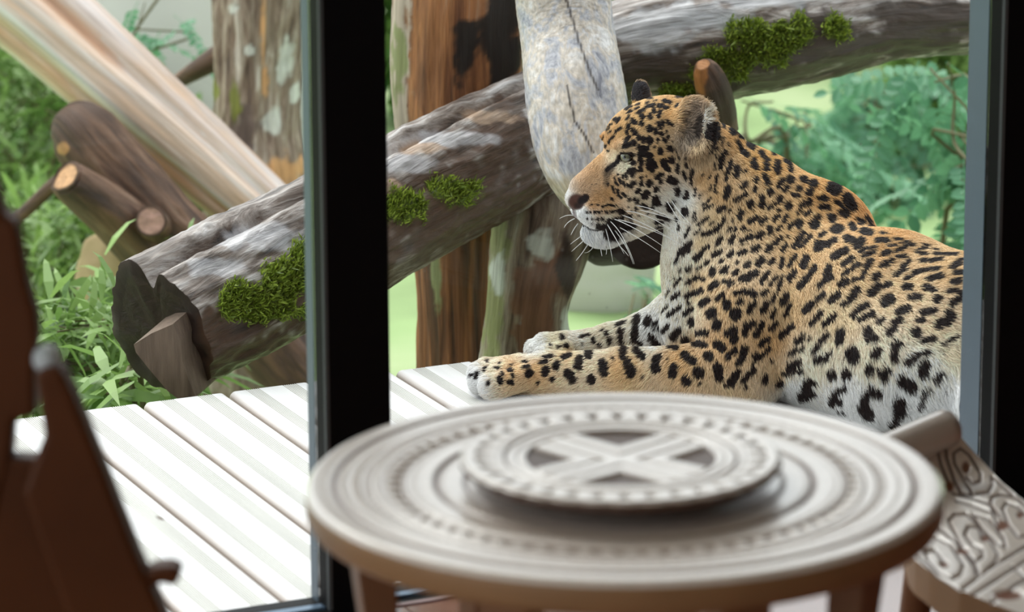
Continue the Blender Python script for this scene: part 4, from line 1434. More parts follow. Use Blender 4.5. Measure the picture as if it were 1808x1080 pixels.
SPOT_FOLD_MARKS = '''
@990 150 9
1030 405 1110 350 14,1060 465 1120 420 13,1200 335 1240 320 14,1180 400 1240 375 12,1215 460 1310 405 20,1340 370 1390 350 18,1410 360 1480 325 20,1550 350 1590 345 30,850 575 880 545 16,890 600 940 540 20,1050 560 1090 510 14,710 655 745 630 10,760 680 820 630 9,730 730 780 705 8,760 770 800 745 8
1130 575 1180 610 32,1278 622 34,1280 500 1300 525 36,1410 485 1410 530 30,1475 405 1475 435 28,1570 440 1550 510 30,1070 650 1070 690 28,1050 755 24,1140 720 1190 775 28,1400 690 1400 710 40,1490 720 1510 750 32,1550 640 1570 670 26,1225 825 1225 860 28,1300 850 1300 890 30,1400 870 1410 890 50
1080 830 1030 910 28,1150 930 1000 980 28,1150 920 1150 945 36,1240 970 1240 1000 24,1250 1010 1370 1005 38,1480 975 1480 985 16,1570 1020 1570 1060 36,1545 860 1545 870 14,960 690 920 725 18,880 740 880 770 16,850 820 810 860 14,780 890 770 920 14,720 970 720 985 16,665 1005 670 1010 16,580 980 600 965 8,650 880 690 830 8,750 1050 765 1055 10
1360 235 1440 235 14,1270 255 1320 240 10,1350 310 1390 290 9,1470 275 1510 265 8,1540 180 1610 170 10
@1150 150 9
360 145 470 140 14,390 195 590 180 22,180 265 290 290 25,200 255 200 290 22,390 350 415 330 18,120 355 160 345 22,190 375 260 375 20,100 615 130 670 26,165 590 185 640 22,240 580 270 620 24,310 620 340 650 14,50 720 60 750 34,150 765 165 790 26,225 730 235 745 12,240 800 255 840 18,195 870 220 905 28,100 855 105 870 14,95 910 10,280 1000 290 1010 42,380 1000 390 1035 14,330 895 340 900 12
980 320 985 400 18,1010 430 1080 480 26,1110 395 1230 460 36,1190 540 1250 590 40,1310 530 1310 545 34,1450 570 1540 610 26,1110 610 1150 690 20,990 650 1000 850 65,930 780 930 830 40,1440 670 1500 720 36,1250 720 1270 770 40,1380 790 1400 840 36,940 930 920 1050 24,1020 1010 1010 1040 20,1330 900 1380 970 26,1390 1000 1460 1070 26,1520 930 1590 1000 40,1600 810 1620 820 30,1200 940 1200 960 14,900 210 1000 270 14,1200 360 1310 415 10,1130 850 1110 960 10
@990 250 9
1250 200 1430 220 34,1390 210 1390 250 40,1260 260 1280 340 36,1155 310 1130 345 24,1170 320 1170 340 22,1420 340 1420 380 70,1490 370 1500 390 30,1450 430 1450 460 28,1080 470 1160 450 36,1130 520 1140 540 25,1255 420 1260 450 30,1280 545 1270 565 22,1350 535 13,990 550 990 570 16,1030 520 1050 570 15,920 590 955 650 14,860 640 905 680 14,855 560 860 590 12,990 650 1020 690 20,1070 685 1110 705 28,1130 640 1170 650 25,1285 650 1280 670 32,1405 640 1405 670 40
1240 770 1205 790 28,1360 810 1310 860 46,1510 740 1510 755 34,1500 900 1510 950 50,1550 960 1550 965 30,890 750 915 790 18,920 840 960 875 18,990 810 1035 850 20,1090 900 1080 920 20,1165 890 1150 905 18,1220 920 1200 960 22,1290 990 1345 1020 32,800 900 810 910 20,490 1000 500 1000 12,570 995 590 1000 13,660 1025 710 1020 16,750 1010 850 1010 12,820 700 850 790 12,910 520 910 535 10,740 660 745 680 12,660 110 670 110 14,765 150 770 155 9,1440 1020 1450 1060 14,550 680 6,500 685 6
960 180 1000 178 16,1000 172 1120 178 12,1120 180 1165 210 16,960 230 930 280 34,920 290 900 320 30,990 300 1060 310 12,1060 310 1110 285 10,860 360 800 400 26,770 430 730 470 24
@1150 250 9
190 310 190 350 45,230 400 260 440 36,310 270 320 300 48,410 370 400 460 30,430 220 445 260 16,530 320 570 400 18,500 480 540 570 24,650 450 620 650 22,550 210 570 240 12,110 540 80 560 34,140 520 150 520 34,130 620 140 640 26,290 600 340 620 55,360 620 380 640 34,405 740 415 810 36,70 740 70 755 32,560 820 560 880 40,700 760 695 860 14,780 830 770 890 14,50 900 60 960 44,110 960 115 970 26,260 1000 300 1060 46,340 950 340 960 26,800 500 805 520 12
940 530 920 590 12,950 680 945 740 12,930 760 925 765 16,1150 180 1090 280 34,1110 320 1090 430 26,1020 220 1020 240 10,1000 340 995 380 10,1000 430 1000 440 9,1270 320 1230 430 26,1220 440 1180 620 18,1350 420 1350 540 38,1480 470 1475 510 18,1040 560 1040 640 18,1000 750 1020 690 10,1010 800 1020 790 16,1060 810 9,1220 740 1190 870 42,1500 650 1430 730 26,1500 830 1340 920 28,1570 980 1570 1020 44,960 890 830 1000 12,960 1000 850 1060 20,1400 120 1500 240 26,1600 320 1600 400 36
@990 350 9
700 440 1100 430 60,780 560 900 540 70,760 360 960 320 40,600 420 640 450 35,380 425 600 500 9,400 215 420 215 12,465 215 15,530 215 545 215 17,600 215 640 210 17,700 212 720 212 17,790 205 830 200 13,850 195 990 180 13,430 310 10,500 320 15,560 320 600 320 15,640 320 680 325 13,455 370 8,515 385 8,930 220 1000 200 25,1050 270 1120 320 18,930 160 970 150 14,1070 130 10,1190 140 1200 160 20,1130 170 10,1240 260 14,1110 255 1130 260 10,1360 215 1350 240 9,1450 230 8,1500 355 1590 355 24,1540 250 1600 280 22,1500 450 1600 430 12
@1150 350 9
110 260 250 310 24,60 360 150 355 24,400 310 430 350 22,450 440 450 480 18,70 440 140 425 8,620 450 565 580 24,710 215 670 290 12,720 315 700 340 16,910 290 760 400 22,780 490 710 540 20,1010 355 940 400 9,1170 330 1090 440 26,1060 480 950 520 34,930 520 850 550 32,960 90 860 160 16,1160 150 1080 180 36,1260 170 1250 190 18,1430 200 1430 220 34,1400 260 1410 320 34,1570 70 1570 110 46,1270 480 1220 510 20,1350 490 1340 510 24,1480 465 1450 490 24,1555 505 1540 520 14,1600 340 1570 380 36,540 200 550 230 52
1130 630 1060 710 36,1300 620 1270 690 36,1580 620 1430 690 34,920 750 800 830 30,780 900 730 920 46,640 690 480 850 40,600 800 500 860 40,470 870 400 1010 18,490 670 8,1110 850 1010 890 36,1290 870 1250 920 36,1500 840 1400 880 30,920 1000 890 1030 32,1150 990 1120 1020 26,1380 1030 1370 1050 20,1550 1040 1510 1070 36,1620 800 1610 830 30,1310 330 1290 360 10
@1310 230 9
210 60 220 110 50,215 10 215 40 15,90 210 150 290 34,30 370 60 410 38,280 370 300 420 36,170 480 180 560 34,200 590 205 610 36,370 490 370 620 40,540 530 545 680 40,545 650 545 670 50,410 220 440 240 36,390 290 400 320 28,470 370 480 390 32,530 290 570 390 22,650 490 700 510 30,720 540 755 640 28,750 650 760 660 30,640 340 780 460 20,820 450 950 480 14,870 590 1000 660 40,1040 680 1080 710 34,1060 545 1140 580 18,1170 600 1250 630 16,1300 730 1350 760 34,1390 770 1430 790 30
950 790 970 800 48,1090 855 1130 855 50,1390 920 1480 950 70,1430 970 1430 1000 45,730 780 760 820 48,700 770 790 790 30,610 820 560 890 42,700 920 650 950 32,220 790 210 800 36,200 910 200 950 32,350 750 390 840 40,50 830 20 880 28,430 980 440 990 48,890 930 880 940 42,1080 970 1030 1010 42,40 650 38 680 18,800 1030 870 1050 34
@1310 330 9
20 130 60 105 22,310 160 310 190 32,300 260 300 290 40,130 270 130 285 44,580 190 590 220 46,540 260 500 290 22,460 310 420 340 34,715 290 715 320 52,580 375 580 380 25,1050 250 1000 260 42,970 290 920 310 32,890 395 860 425 25,1070 405 990 440 32,1260 170 1300 190 45,1200 190 1340 200 26,1230 325 1350 330 42,1480 240 1560 290 28,1540 400 1600 450 30,1600 160 1610 190 30,240 480 120 560 26,360 510 290 560 30,560 470 500 530 28,700 460 650 550 26,440 660 430 730 38,600 630 540 690 26
850 560 740 660 36,870 560 920 600 40,920 560 890 640 36,1190 480 1150 540 45,1140 600 1140 620 70,1390 480 1420 530 48,1400 480 1440 490 40,1500 690 1510 690 70,1440 690 1560 690 50,1300 750 1240 790 32,960 760 870 860 40,870 880 820 960 34,1090 790 1040 840 28,1000 880 910 970 30,1190 900 1190 1000 40,1250 940 1230 980 60,1300 930 1370 940 40,1470 840 1370 920 32,710 800 24,600 820 530 890 36,480 910 390 1020 36,690 920 640 1020 26,310 750 230 790 36,290 760 270 800 36,250 960 180 1010 36,220 970 220 1010 36,120 810 10 860 26,20 650 30 660 28,100 690 14,30 1040 60 1030 30,1580 1030 1480 1080 30
@1150 450 9
500 205 460 240 14,630 200 580 215 24,800 185 740 205 18,1000 240 1000 290 48,1220 210 1150 280 34,1180 250 1190 270 40,1380 260 1340 300 32,1550 140 1500 180 36,490 360 390 470 18,700 360 580 430 26,720 350 870 380 28,780 350 800 370 30,1050 460 970 520 42,980 500 970 530 40,1180 420 1310 450 28,1250 440 1260 480 30,1590 320 1460 390 46,460 600 360 670 28,680 600 590 640 40,830 560 740 590 38,1160 620 1070 690 34,600 750 620 750 24,930 710 830 770 42,1210 750 1210 810 56
1350 610 1500 580 30,1500 590 1600 620 30,1440 730 1380 760 32,290 790 190 900 14,470 830 300 940 28,680 840 550 920 30,990 910 970 930 66,1350 910 1350 950 76,1590 800 1560 890 40,680 1040 670 1060 64,310 530 270 630 10,400 340 350 390 9,415 1020 8
@1150 550 7.2
850 130 840 180 46,870 120 870 140 30,230 175 165 240 22,360 230 290 310 38,130 170 100 215 12,445 350 46,570 260 720 260 34,560 420 690 420 38,860 410 900 450 56,1060 220 980 270 38,1070 320 1050 360 40,1200 160 1190 270 30,1270 140 1210 220 34,1060 490 980 570 36,240 450 330 470 32,30 350 80 410 44,100 590 60 620 36,60 700 60 720 52,430 560 540 640 42,480 590 500 640 30,720 570 740 570 50,300 710 280 800 46,600 770 600 780 60,840 710 860 720 55,860 790 860 820 55,1190 470 1180 500 44,1170 560 1110 640 34,1110 760 1000 890 32,1020 890 950 930 24,1280 730 1170 880 24,450 860 470 880 46,620 900 18,1180 960 14,215 605 10,335 95 9
@1310 430 9
90 330 60 350 30,80 330 110 325 30,310 260 260 320 48,490 270 440 320 36,640 240 600 390 28,860 200 740 350 28,1030 240 980 350 52,1600 140 1470 210 34,220 470 60 570 46,400 470 310 620 36,540 540 430 660 24,640 520 540 800 18,600 620 570 720 28,530 800 470 930 22,830 470 750 560 44,1160 390 1080 500 44,1040 560 930 680 50,1400 380 1370 450 44,1370 540 1400 530 70,1300 620 1250 670 34,20 750 200 780 32,190 790 200 810 32,380 760 330 800 34,700 830 640 930 54,770 970 720 1060 32,1300 800 1220 880 38,1130 960 1020 1040 46,1540 820 1420 920 32,1590 640 1580 660 36,10 910 18,200 940 110 1050 34,390 960 330 1050 44,520 1030 500 1070 22
@1310 530 9
510 150 470 270 24,760 80 690 230 30,1120 70 1020 160 46,1260 200 1120 370 36,1480 250 1330 380 40,170 350 90 420 48,60 470 50 510 26,320 350 300 400 40,270 460 210 550 40,540 360 460 430 36,390 600 300 680 42,820 400 620 570 42,990 570 890 640 38,1110 570 1080 610 16,1380 540 1280 630 38,1590 520 1560 650 44,60 760 30 800 50,30 880 10 950 36,240 840 190 880 34,440 740 300 860 28,290 870 170 980 24,460 950 480 960 26,1000 730 940 770 24,870 770 790 830 34,1230 730 1160 800 32,1440 820 1390 870 34,1340 920 1210 920 46,940 940 870 980 32,840 1000 760 1050 40
@1470 290 9
200 530 300 680 64,20 600 100 640 25,120 660 230 780 28,100 780 200 830 32,150 280 300 390 10,350 440 520 700 18,500 830 570 920 28,580 960 640 1000 14,380 880 470 930 32,400 960 460 990 12,290 990 320 1040 50,560 1000 640 1040 22
@1470 390 6.75
350 140 440 160 36,10 240 20 240 30,170 230 230 250 40,340 260 290 310 44,150 370 20 430 38,400 340 330 380 18,510 330 440 340 14,480 390 370 430 24,230 460 130 520 30,600 170 570 165 14,640 180 10,520 250 640 260 28,720 240 800 245 16,650 330 760 305 10,740 380 850 330 22,860 310 960 310 14,890 270 800 290 10,590 410 660 400 28,990 380 1010 400 16,1000 360 1110 345 12,1030 410 1100 420 18,1060 310 1130 320 10,1180 360 1250 370 8,1200 420 1460 425 16,760 450 860 440 18,690 490 580 540 26,640 540 26,1040 500 1100 500 24,1150 500 1300 480 18
310 520 130 640 20,440 500 400 560 34,380 620 350 680 22,330 690 250 710 20,890 500 830 560 28,850 590 740 660 26,960 640 1080 610 24,1120 610 1250 590 24,930 690 860 710 20,1280 680 1150 710 30,530 660 500 690 40,1490 520 1420 570 34,1550 490 1480 500 10,1430 640 1540 640 22,1500 740 1420 750 34,110 750 170 720 34,540 790 460 870 44,680 760 620 790 32,840 800 920 800 32,1100 800 1200 840 30,1360 860 1460 850 24,1500 880 1530 890 24,1510 940 1420 1000 40,290 820 230 920 38,200 960 130 1000 24,70 880 0 940 34,680 940 630 980 56,910 920 1050 920 28,980 900 30,1250 950 46,400 1000 290 1070 28
@1470 530 6.75
410 60 240 190 28,480 165 330 240 30,30 190 32,600 240 550 265 24,890 110 780 150 40,790 250 750 270 40,730 330 670 390 36,1210 130 1080 150 32,1080 230 1030 250 34,1380 180 1400 210 50,1350 260 1260 300 46,1000 380 1000 400 48,1200 450 1080 490 32,110 380 100 490 44,430 370 440 430 50,480 440 520 470 38,250 620 270 670 64,550 600 510 650 46,800 520 740 550 40,750 640 750 690 42,1150 620 1030 640 28,960 690 900 740 40,1110 760 1090 850 56,1490 430 1320 530 18,1330 640 18,20 860 30 870 46,190 850 200 860 52,460 800 460 830 48,690 820 590 840 36,630 880 640 910 40,850 940 960 1010 60,1300 880 1250 930 36,150 730 10
@1290 630 7.533
110 200 20 350 32,300 160 180 300 32,540 50 18,930 50 800 100 36,960 160 720 200 26,850 150 34,450 250 440 310 34,680 310 600 340 34,1050 310 1000 440 55,1100 460 960 480 50,1150 320 32,1370 200 1370 220 50,1570 190 1560 210 55,1530 390 1410 460 34,1400 500 1370 560 48,1480 560 40,1440 680 1520 690 14,720 500 10,200 390 20
@1500 640 8.61
340 410 460 420 62,280 450 240 560 56,240 640 300 730 78,780 600 780 700 85,720 790 660 880 50,1220 380 1130 470 30,1120 540 1060 650 30,1480 400 14
@815 540 6.75
990 615 1090 605 16,1300 590 1220 620 24,1020 665 950 680 20,1150 700 1130 730 36,1010 770 1000 790 42,810 800 800 810 38,1410 650 1400 720 44,1280 800 1330 870 44,1080 880 30,910 910 20,790 670 730 670 10,800 720 740 740 16,600 770 570 770 20,610 830 22,490 810 20,460 870 460 910 26,600 910 560 905 22,320 910 320 930 14,190 810 170 850 18,120 825 16,310 660 20,410 740 440 750 14,290 740 270 760 14,460 690 12,600 710 12,1210 370 1200 400 24,1250 480 22,1160 490 16,1070 475 14
@990 540 6.75
340 350 240 370 14,390 400 400 430 20,260 460 14,460 460 20,560 330 24,520 290 490 300 10,590 400 590 430 26,770 200 680 240 16,720 300 720 340 34,720 400 720 430 30,930 150 910 190 36,900 270 890 390 38,1060 160 1040 200 38,1150 190 1130 210 24,1120 270 20,1070 340 18,1200 230 1180 260 12,950 440 28,350 550 340 590 42,530 530 26,510 690 530 790 46,630 630 16,650 500 20,760 530 750 610 36,900 530 990 620 32,800 690 820 720 44,850 770 840 800 52,370 860 380 880 44,980 850 14
'''
caps = []
ox = oy = sc_ = 0
for line in SPOT_FOLD_MARKS.split('\n'):
    line = line.strip()
    if not line:
        continue
    if line[0] == '@':
        ox, oy, sc_ = [float(q) for q in line[1:].split()]
        continue
    for it in line.split(','):
        q = [float(v) for v in it.split()]
        if len(q) == 3:
            q = [q[0], q[1], q[0], q[1], q[2]]
        caps.append((ox + q[0] / sc_, oy + q[1] / sc_, ox + q[2] / sc_, oy + q[3] / sc_, q[4] / sc_))
BLACK = np.zeros(len(BV))
bvh = BVHTree.FromPolygons([tuple(v) for v in BV.tolist()], [tuple(int(i) for i in q) for q in BQ.tolist()])
wobx = 1.6 * fbm(BV * 190, 2, 51); woby = 1.6 * fbm(BV * 190 + 31, 2, 52)
cell = {}
front = np.where(FACING > -0.15)[0]
fx, fy, fv = PX[front] + wobx[front], PY[front] + woby[front], BV[front]
org = Vector(CAM.tolist())
for (x0, y0, x1, y1, r) in caps:
    mx_, my_ = (x0 + x1) / 2, (y0 + y1) / 2
    hit = None
    for (hx, hy) in ((mx_, my_), (x0, y0), (x1, y1)):
        hit = bvh.ray_cast(org, Vector(ray(hx, hy).tolist()).normalized())[0]
        if hit is not None:
            break
    if hit is None:
        continue
    ext = abs(x1 - x0) + abs(y1 - y0) + r + 6
    sel = np.where((np.abs(fx - mx_) < ext) & (np.abs(fy - my_) < ext))[0]
    if len(sel) == 0:
        continue
    h = np.array(hit)
    lim = (math.hypot(x1 - x0, y1 - y0) / 2 + r) * PXM * 2.2 + .02
    sel = sel[np.linalg.norm(fv[sel] - h, axis=1) < lim]
    dx, dy = x1 - x0, y1 - y0
    t = np.clip(((fx[sel] - x0) * dx + (fy[sel] - y0) * dy) / max(dx * dx + dy * dy, 1e-6), 0, 1)
    d = np.hypot(fx[sel] - x0 - t * dx, fy[sel] - y0 - t * dy)
    BLACK[front[sel]] = np.maximum(BLACK[front[sel]], sm(r * 1.18 + .7 - d, -.9, .9))
# rosettes on the side that the photograph does not show
away = np.where(((FACING < -0.15) | (PX > 1702)) & (BV[:, 2] > .01))[0]
seeds = []
for q in rng.permutation(away)[:9000]:
    p = BV[q]
    if all(np.sum((p - s0) ** 2) > .027 ** 2 for s0 in seeds[-400:]):
        seeds.append(p)
    if len(seeds) > 420:
        break
av = BV[away]
ab = np.zeros(len(away))
wa = .0035 * fbm(av * 120, 2, 55)
for p in seeds:
    r = rng.uniform(.006, .0115)
    sel = np.where(np.abs(av - p).max(1) < .03)[0]
    d = np.linalg.norm(av[sel] - p, axis=1) + wa[sel]
    ab[sel] = np.maximum(ab[sel], sm(r - d, -.001, .001))
BLACK[away] = np.maximum(BLACK[away], ab)


def patch(x, y, rx, ry, ang=0, lo=.9, hi=1.15, front_only=True, near=None):
    a = math.radians(ang)
    ux, uy = (PX - x) * math.cos(a) + (PY - y) * math.sin(a), -(PX - x) * math.sin(a) + (PY - y) * math.cos(a)
    d = np.hypot(ux / rx, uy / ry)
    m = 1 - sm(d, lo, hi)
    if front_only:
        m = m * (FACING > -.05)
    return m


# nose leather, ear linings, eye rims
def over(c, m):
    global BASE
    BASE = BASE * (1 - m[:, None]) + np.asarray(c) * m[:, None]


nose = np.maximum(patch(1018, 356, 15, 15, 20, .8, 1.1), patch(1031, 350, 10, 7, -35, .8, 1.15))
over(lin((92, 62, 54)), nose)
nost = np.maximum(patch(1030, 352, 13, 8, -32, .75, 1.15), patch(1021, 363, 9, 7, 0, .5, 1.2) * .8)
BLACK = np.maximum(BLACK * (1 - nose), nost)
lip_l = patch(1016, 380, 2.2, 16, -18, .8, 1.3)
over(lin((120, 96, 96)), lip_l * .7)
over(lin((66, 54, 46)), patch(1076, 300, 9, 17, 35, .5, 1.25) * .8)
over(lin((96, 78, 62)), patch(1071, 318, 7, 16, 8, .4, 1.3) * .7)
over(lin((44, 36, 32)), patch(1096, 278, 8, 9, 20, .6, 1.2) * .85)
ear_in = patch(1226, 215, 25, 40, 8, .75, 1.15)
BLACK = BLACK * (1 - ear_in)
over(lin((132, 118, 108)), ear_in * .8)
ear_dk = patch(1236, 224, 9, 28, 8, .7, 1.2)
over(lin((42, 36, 34)), ear_dk * .9)
over(lin((206, 196, 180)), patch(1251, 205, 5, 34, 4, .7, 1.3) * .85)
far_ear = patch(1130, 166, 16, 22, 0, .9, 1.1) * (PY < 178) * (BV[:, 1] > 6.43)
over(lin((62, 60, 66)), far_ear)
COLV = BASE * (1 - BLACK[:, None]) + lin((30, 24, 25)) * BLACK[:, None]
COLV = np.clip(COLV * .80, 0, 1)

jag = empty('jaguar', [0.55, 6.2, 0], 'spotted jaguar lying on the white deck behind the glass, head up facing left', 'jaguar')
bme = mesh_np('body', BV, BQ)
vattr(bme, 'col', np.concatenate([COLV, np.ones((len(BV), 1))], 1), 'FLOAT_COLOR')
M['hide'] = attr_mat('spotted_hide', rough=.75, spec=.2, nscale=220, namp=.12)
body = link('body', bme, M['hide'], jag)

# fur: short strands combed along the body, coloured by the coat beneath
FLOW = [(1030, 310, .6, -.6, 4), (1015, 335, .3, -.5, 3), (1060, 345, .8, .3, 4), (1070, 270, .5, -.7, 4), (1090, 215, .7, -.6, 6), (1180, 185, 1, -.1, 7), (1150, 250, .9, .1, 6), (1130, 320, .8, .35, 6), (1170, 350, .7, .5, 9), (1205, 370, .6, .7, 12),
        (1050, 425, .1, 1, 13), (1035, 412, -.2, .9, 11), (1070, 436, .2, 1, 14), (1030, 385, .5, .5, 4), (1100, 430, .4, .9, 13), (1160, 400, .7, .7, 9), (1225, 215, .6, -.2, 9), (1215, 255, -.2, .8, 10), (1250, 300, .4, .9, 9), (1300, 260, .8, .6, 11), (1300, 340, .4, .9, 12), (1360, 270, .85, .5, 11),
        (1380, 380, .45, .85, 12), (1230, 430, .3, .95, 12), (1205, 450, .1, 1, 13), (1230, 520, .05, 1, 11), (1190, 560, -.1, 1, 11), (1300, 560, .15, 1, 11), (1300, 650, .1, 1, 10), (1180, 650, -.6, .7, 9), (1050, 650, -.9, .35, 8), (930, 660, -.95, .25, 7), (845, 665, -.9, .4, 7),
        (1130, 585, -.6, .7, 11), (1030, 605, -.9, .4, 8), (945, 610, -.9, .4, 8), (1480, 340, .8, .55, 10), (1530, 385, .6, .8, 11), (1450, 450, .5, .8, 12), (1600, 440, .95, .3, 14), (1690, 470, 1, .2, 14), (1550, 520, .75, .6, 14), (1650, 560, .85, .45, 15),
        (1420, 560, .3, .9, 13), (1480, 640, .2, .95, 17), (1560, 690, .25, .95, 20), (1660, 690, .5, .8, 22), (1400, 690, .1, 1, 18), (1350, 640, .2, .95, 12), (1850, 560, 1, .3, 14), (1850, 700, .6, .8, 16)]
nh = 330000
fa = np.linalg.norm(fn, axis=1)
fc = BV[BQ].mean(1)
ff = FACING[BQ].mean(1)
bare = (nose[BQ].mean(1) > .4) | (np.linalg.norm(fc - EYE, axis=1) < 11 * PXM)
wgt = fa * np.where((ff > -.12) & (project(fc)[0] < 1715), 1.0, .22) * np.where(bare, 0, 1) * np.where(fc[:, 2] < .006, 0, 1)
wgt = wgt * (1 + 1.2 * (project(fc)[0] < 1260) * (project(fc)[1] < 450))          # finer and denser on the head
pick = rng.choice(len(BQ), nh, p=wgt / wgt.sum())
uu = rng.random((nh, 2))
q4 = BV[BQ[pick]]
root = (q4[:, 0] * ((1 - uu[:, :1]) * (1 - uu[:, 1:])) + q4[:, 1] * (uu[:, :1] * (1 - uu[:, 1:])) + q4[:, 2] * (uu[:, :1] * uu[:, 1:]) + q4[:, 3] * ((1 - uu[:, :1]) * uu[:, 1:]))
nn = BN[BQ[pick]].mean(1); nn /= np.linalg.norm(nn, axis=1)[:, None]
hc = (COLV[BQ[pick]] * np.stack([(1 - uu[:, 0]) * (1 - uu[:, 1]), uu[:, 0] * (1 - uu[:, 1]), uu[:, 0] * uu[:, 1], (1 - uu[:, 0]) * uu[:, 1]], 1)[..., None]).sum(1)
hx, hy = project(root)
num = np.zeros((nh, 3)); den = np.zeros(nh)
for (x, y, dx, dy, ln) in FLOW:
    w = 1.0 / ((hx - x) ** 2 + (hy - y) ** 2 + 150.0) ** 1.5
    num += w[:, None] * np.array([dx, dy, ln]); den += w
fl = num / den[:, None]
clump = np.stack([fbm(root * 60, 2, 71), fbm(root * 60 + 9, 2, 72)], 1) * .45
dirw = (fl[:, :1] + clump[:, :1]) * RIGHT - (fl[:, 1:2] + clump[:, 1:]) * UP
dirw = dirw + rng.normal(0, .16, (nh, 3))
tang = dirw - np.einsum('ij,ij->i', dirw, nn)[:, None] * nn
tang /= np.linalg.norm(tang, axis=1)[:, None] + 1e-9
hl = fl[:, 2:3] * .001 * rng.uniform(.6, 1.15, (nh, 1)) * 1.05
earh = np.clip(1.2 - np.hypot((hx - 1224) / 30, (hy - 222) / 48), 0, 1) * (hy > 180)
hl = hl * (1 + 1.0 * np.clip(earh * 3, 0, 1)[:, None])
p0 = root - nn * .0006
p1 = p0 + hl * (.30 * tang + .26 * nn)
p2 = p1 + hl * (.38 * tang + .10 * nn)
p3 = p2 + hl * (.36 * tang - .02 * nn)
HPTS = np.stack([p0, p1, p2, p3], 1)
from mathutils.kdtree import KDTree
kd = KDTree(len(BV))                     # a strand takes the coat colour at its middle, so that spots keep their place
for i_, v_ in enumerate(BV.tolist()):
    kd.insert(v_, i_)
kd.balance()
near = np.array([kd.find(v_)[1] for v_ in (p1 * .45 + p2 * .55).tolist()])
hc = COLV[near]
HPTS[..., 2] = np.maximum(HPTS[..., 2], .002)
cu = bpy.data.hair_curves.new('fur')
cu.add_curves([4] * nh)
cu.attributes['position'].data.foreach_set('vector', HPTS.astype(np.float32).ravel())
ra = cu.attributes.get('radius') or cu.attributes.new('radius', 'FLOAT', 'POINT')
ra.data.foreach_set('value', np.tile(np.array([.00042, .00040, .00030, .00008], np.float32), nh))
tone = rng.uniform(.78, 1.22, (nh, 1)) * (1 + .12 * fbm(root * 90, 2, 75))[:, None]
grey_ = hc.mean(1, keepdims=True)
hs_ = (hc * .90 + grey_ * .10) * 1.56
tone = np.where(grey_ > .55, 1 + (tone - 1) * 1.4 + .02, tone)
ek = np.clip(earh * 3, 0, 1)[:, None]
tone = tone * (1 - ek) + ek * rng.choice([.55, .8, 1.3, 1.9], (nh, 1))
hcol = np.clip(np.concatenate([hs_ * tone, np.ones((nh, 1))], 1), 0, .9)
ca_ = cu.attributes.new('col', 'FLOAT_COLOR', 'CURVE')
ca_.data.foreach_set('color', hcol.astype(np.float32).ravel())
m, nt, b = new_mat('jaguar_fur')
a_ = nt.nodes.new('ShaderNodeAttribute'); a_.attribute_name = 'col'
nt.links.new(a_.outputs['Color'], b.inputs['Base Color'])
b.inputs['Roughness'].default_value = .55
b.inputs['Specular IOR Level'].default_value = .25
cu.materials.append(m)
fur = bpy.data.objects.new('fur', cu)
COL.objects.link(fur)
fur.parent = jag; fur.matrix_parent_inverse = jag.matrix_world.inverted()
tag(fur, 'short tan fur with black spots', kind='stuff')


# eyes: grey-olive iris, dark pupil
def eye_mesh(gaze):
    n, mm = 28, 20
    vs, cs = [], []
    a1 = np.cross(gaze, np.array([0, 0, 1.0])); a1 /= np.linalg.norm(a1)
    a2 = np.cross(a1, gaze)
    for i in range(mm + 1):
        t = math.pi * i / mm
        for k in range(n):
            p = 2 * math.pi * k / n
            vs.append(.0118 * (gaze * math.cos(t) + math.sin(t) * (math.cos(p) * a1 + math.sin(p) * a2)))
            c = lin((10, 10, 10)) if t < .30 else (lin((112, 112, 92)) if t < .66 else (lin((60, 54, 46)) if t < .74 else lin((40, 34, 32))))
            cs.append(list(c) + [1])
    fs = [(i * n + k, i * n + (k + 1) % n, (i + 1) * n + (k + 1) % n, (i + 1) * n + k) for i in range(mm) for k in range(n)]
    me = mesh_np('eye', vs, fs)
    vattr(me, 'col', cs, 'FLOAT_COLOR')
    return me


M['eye'] = attr_mat('eye_surface', rough=.08, spec=.6, coat=1.0, coat_rough=.03, nscale=300, namp=.1)
for e, sg in ((EYE, 1), (mir(EYE), -1)):
    gz_ = HF * .62 + HN * sg * .78 + np.array([0, 0, .05]); gz_ /= np.linalg.norm(gz_)
    o = link('eye', eye_mesh(gz_), M['eye'])
    o.location = Vector((e - HN * sg * .0030 - HF * .001).tolist())
    o.parent = jag; o.matrix_parent_inverse = jag.matrix_world.inverted()

# whiskers: tapering white bristles from the lip pads and chin
WH = [((1102, 362), (1140, 358), (1200, 392)), ((1098, 372), (1150, 370), (1228, 440)), ((1094, 378), (1150, 395), (1232, 452)), ((1086, 386), (1140, 398), (1190, 425)), ((1080, 385), (1120, 398), (1178, 440)),
      ((1075, 388), (1100, 410), (1108, 440)), ((1088, 398), (1130, 420), (1166, 446)), ((1070, 392), (1090, 425), (1102, 448)), ((1068, 400), (1075, 420), (1082, 462)), ((1082, 402), (1108, 432), (1118, 466)),
      ((1012, 380), (1000, 378), (988, 386)), ((1014, 386), (1000, 392), (996, 402)), ((1020, 395), (1012, 405), (1008, 415)), ((1030, 414), (1016, 424), (1007, 431)), ((1036, 420), (1020, 434), (1009, 444)), ((1042, 425), (1030, 445), (1017, 460)), ((1050, 432), (1040, 448), (1032, 446)),
      ((1060, 436), (1062, 448), (1063, 452)), ((1070, 436), (1072, 444), (1070, 449)), ((1092, 432), (1104, 444), (1110, 452)), ((1102, 424), (1114, 446), (1120, 466)), ((1110, 366), (1160, 376), (1222, 398)), ((1176, 352), (1190, 375), (1206, 400)), ((1184, 351), (1200, 378), (1222, 398))]
wm = []
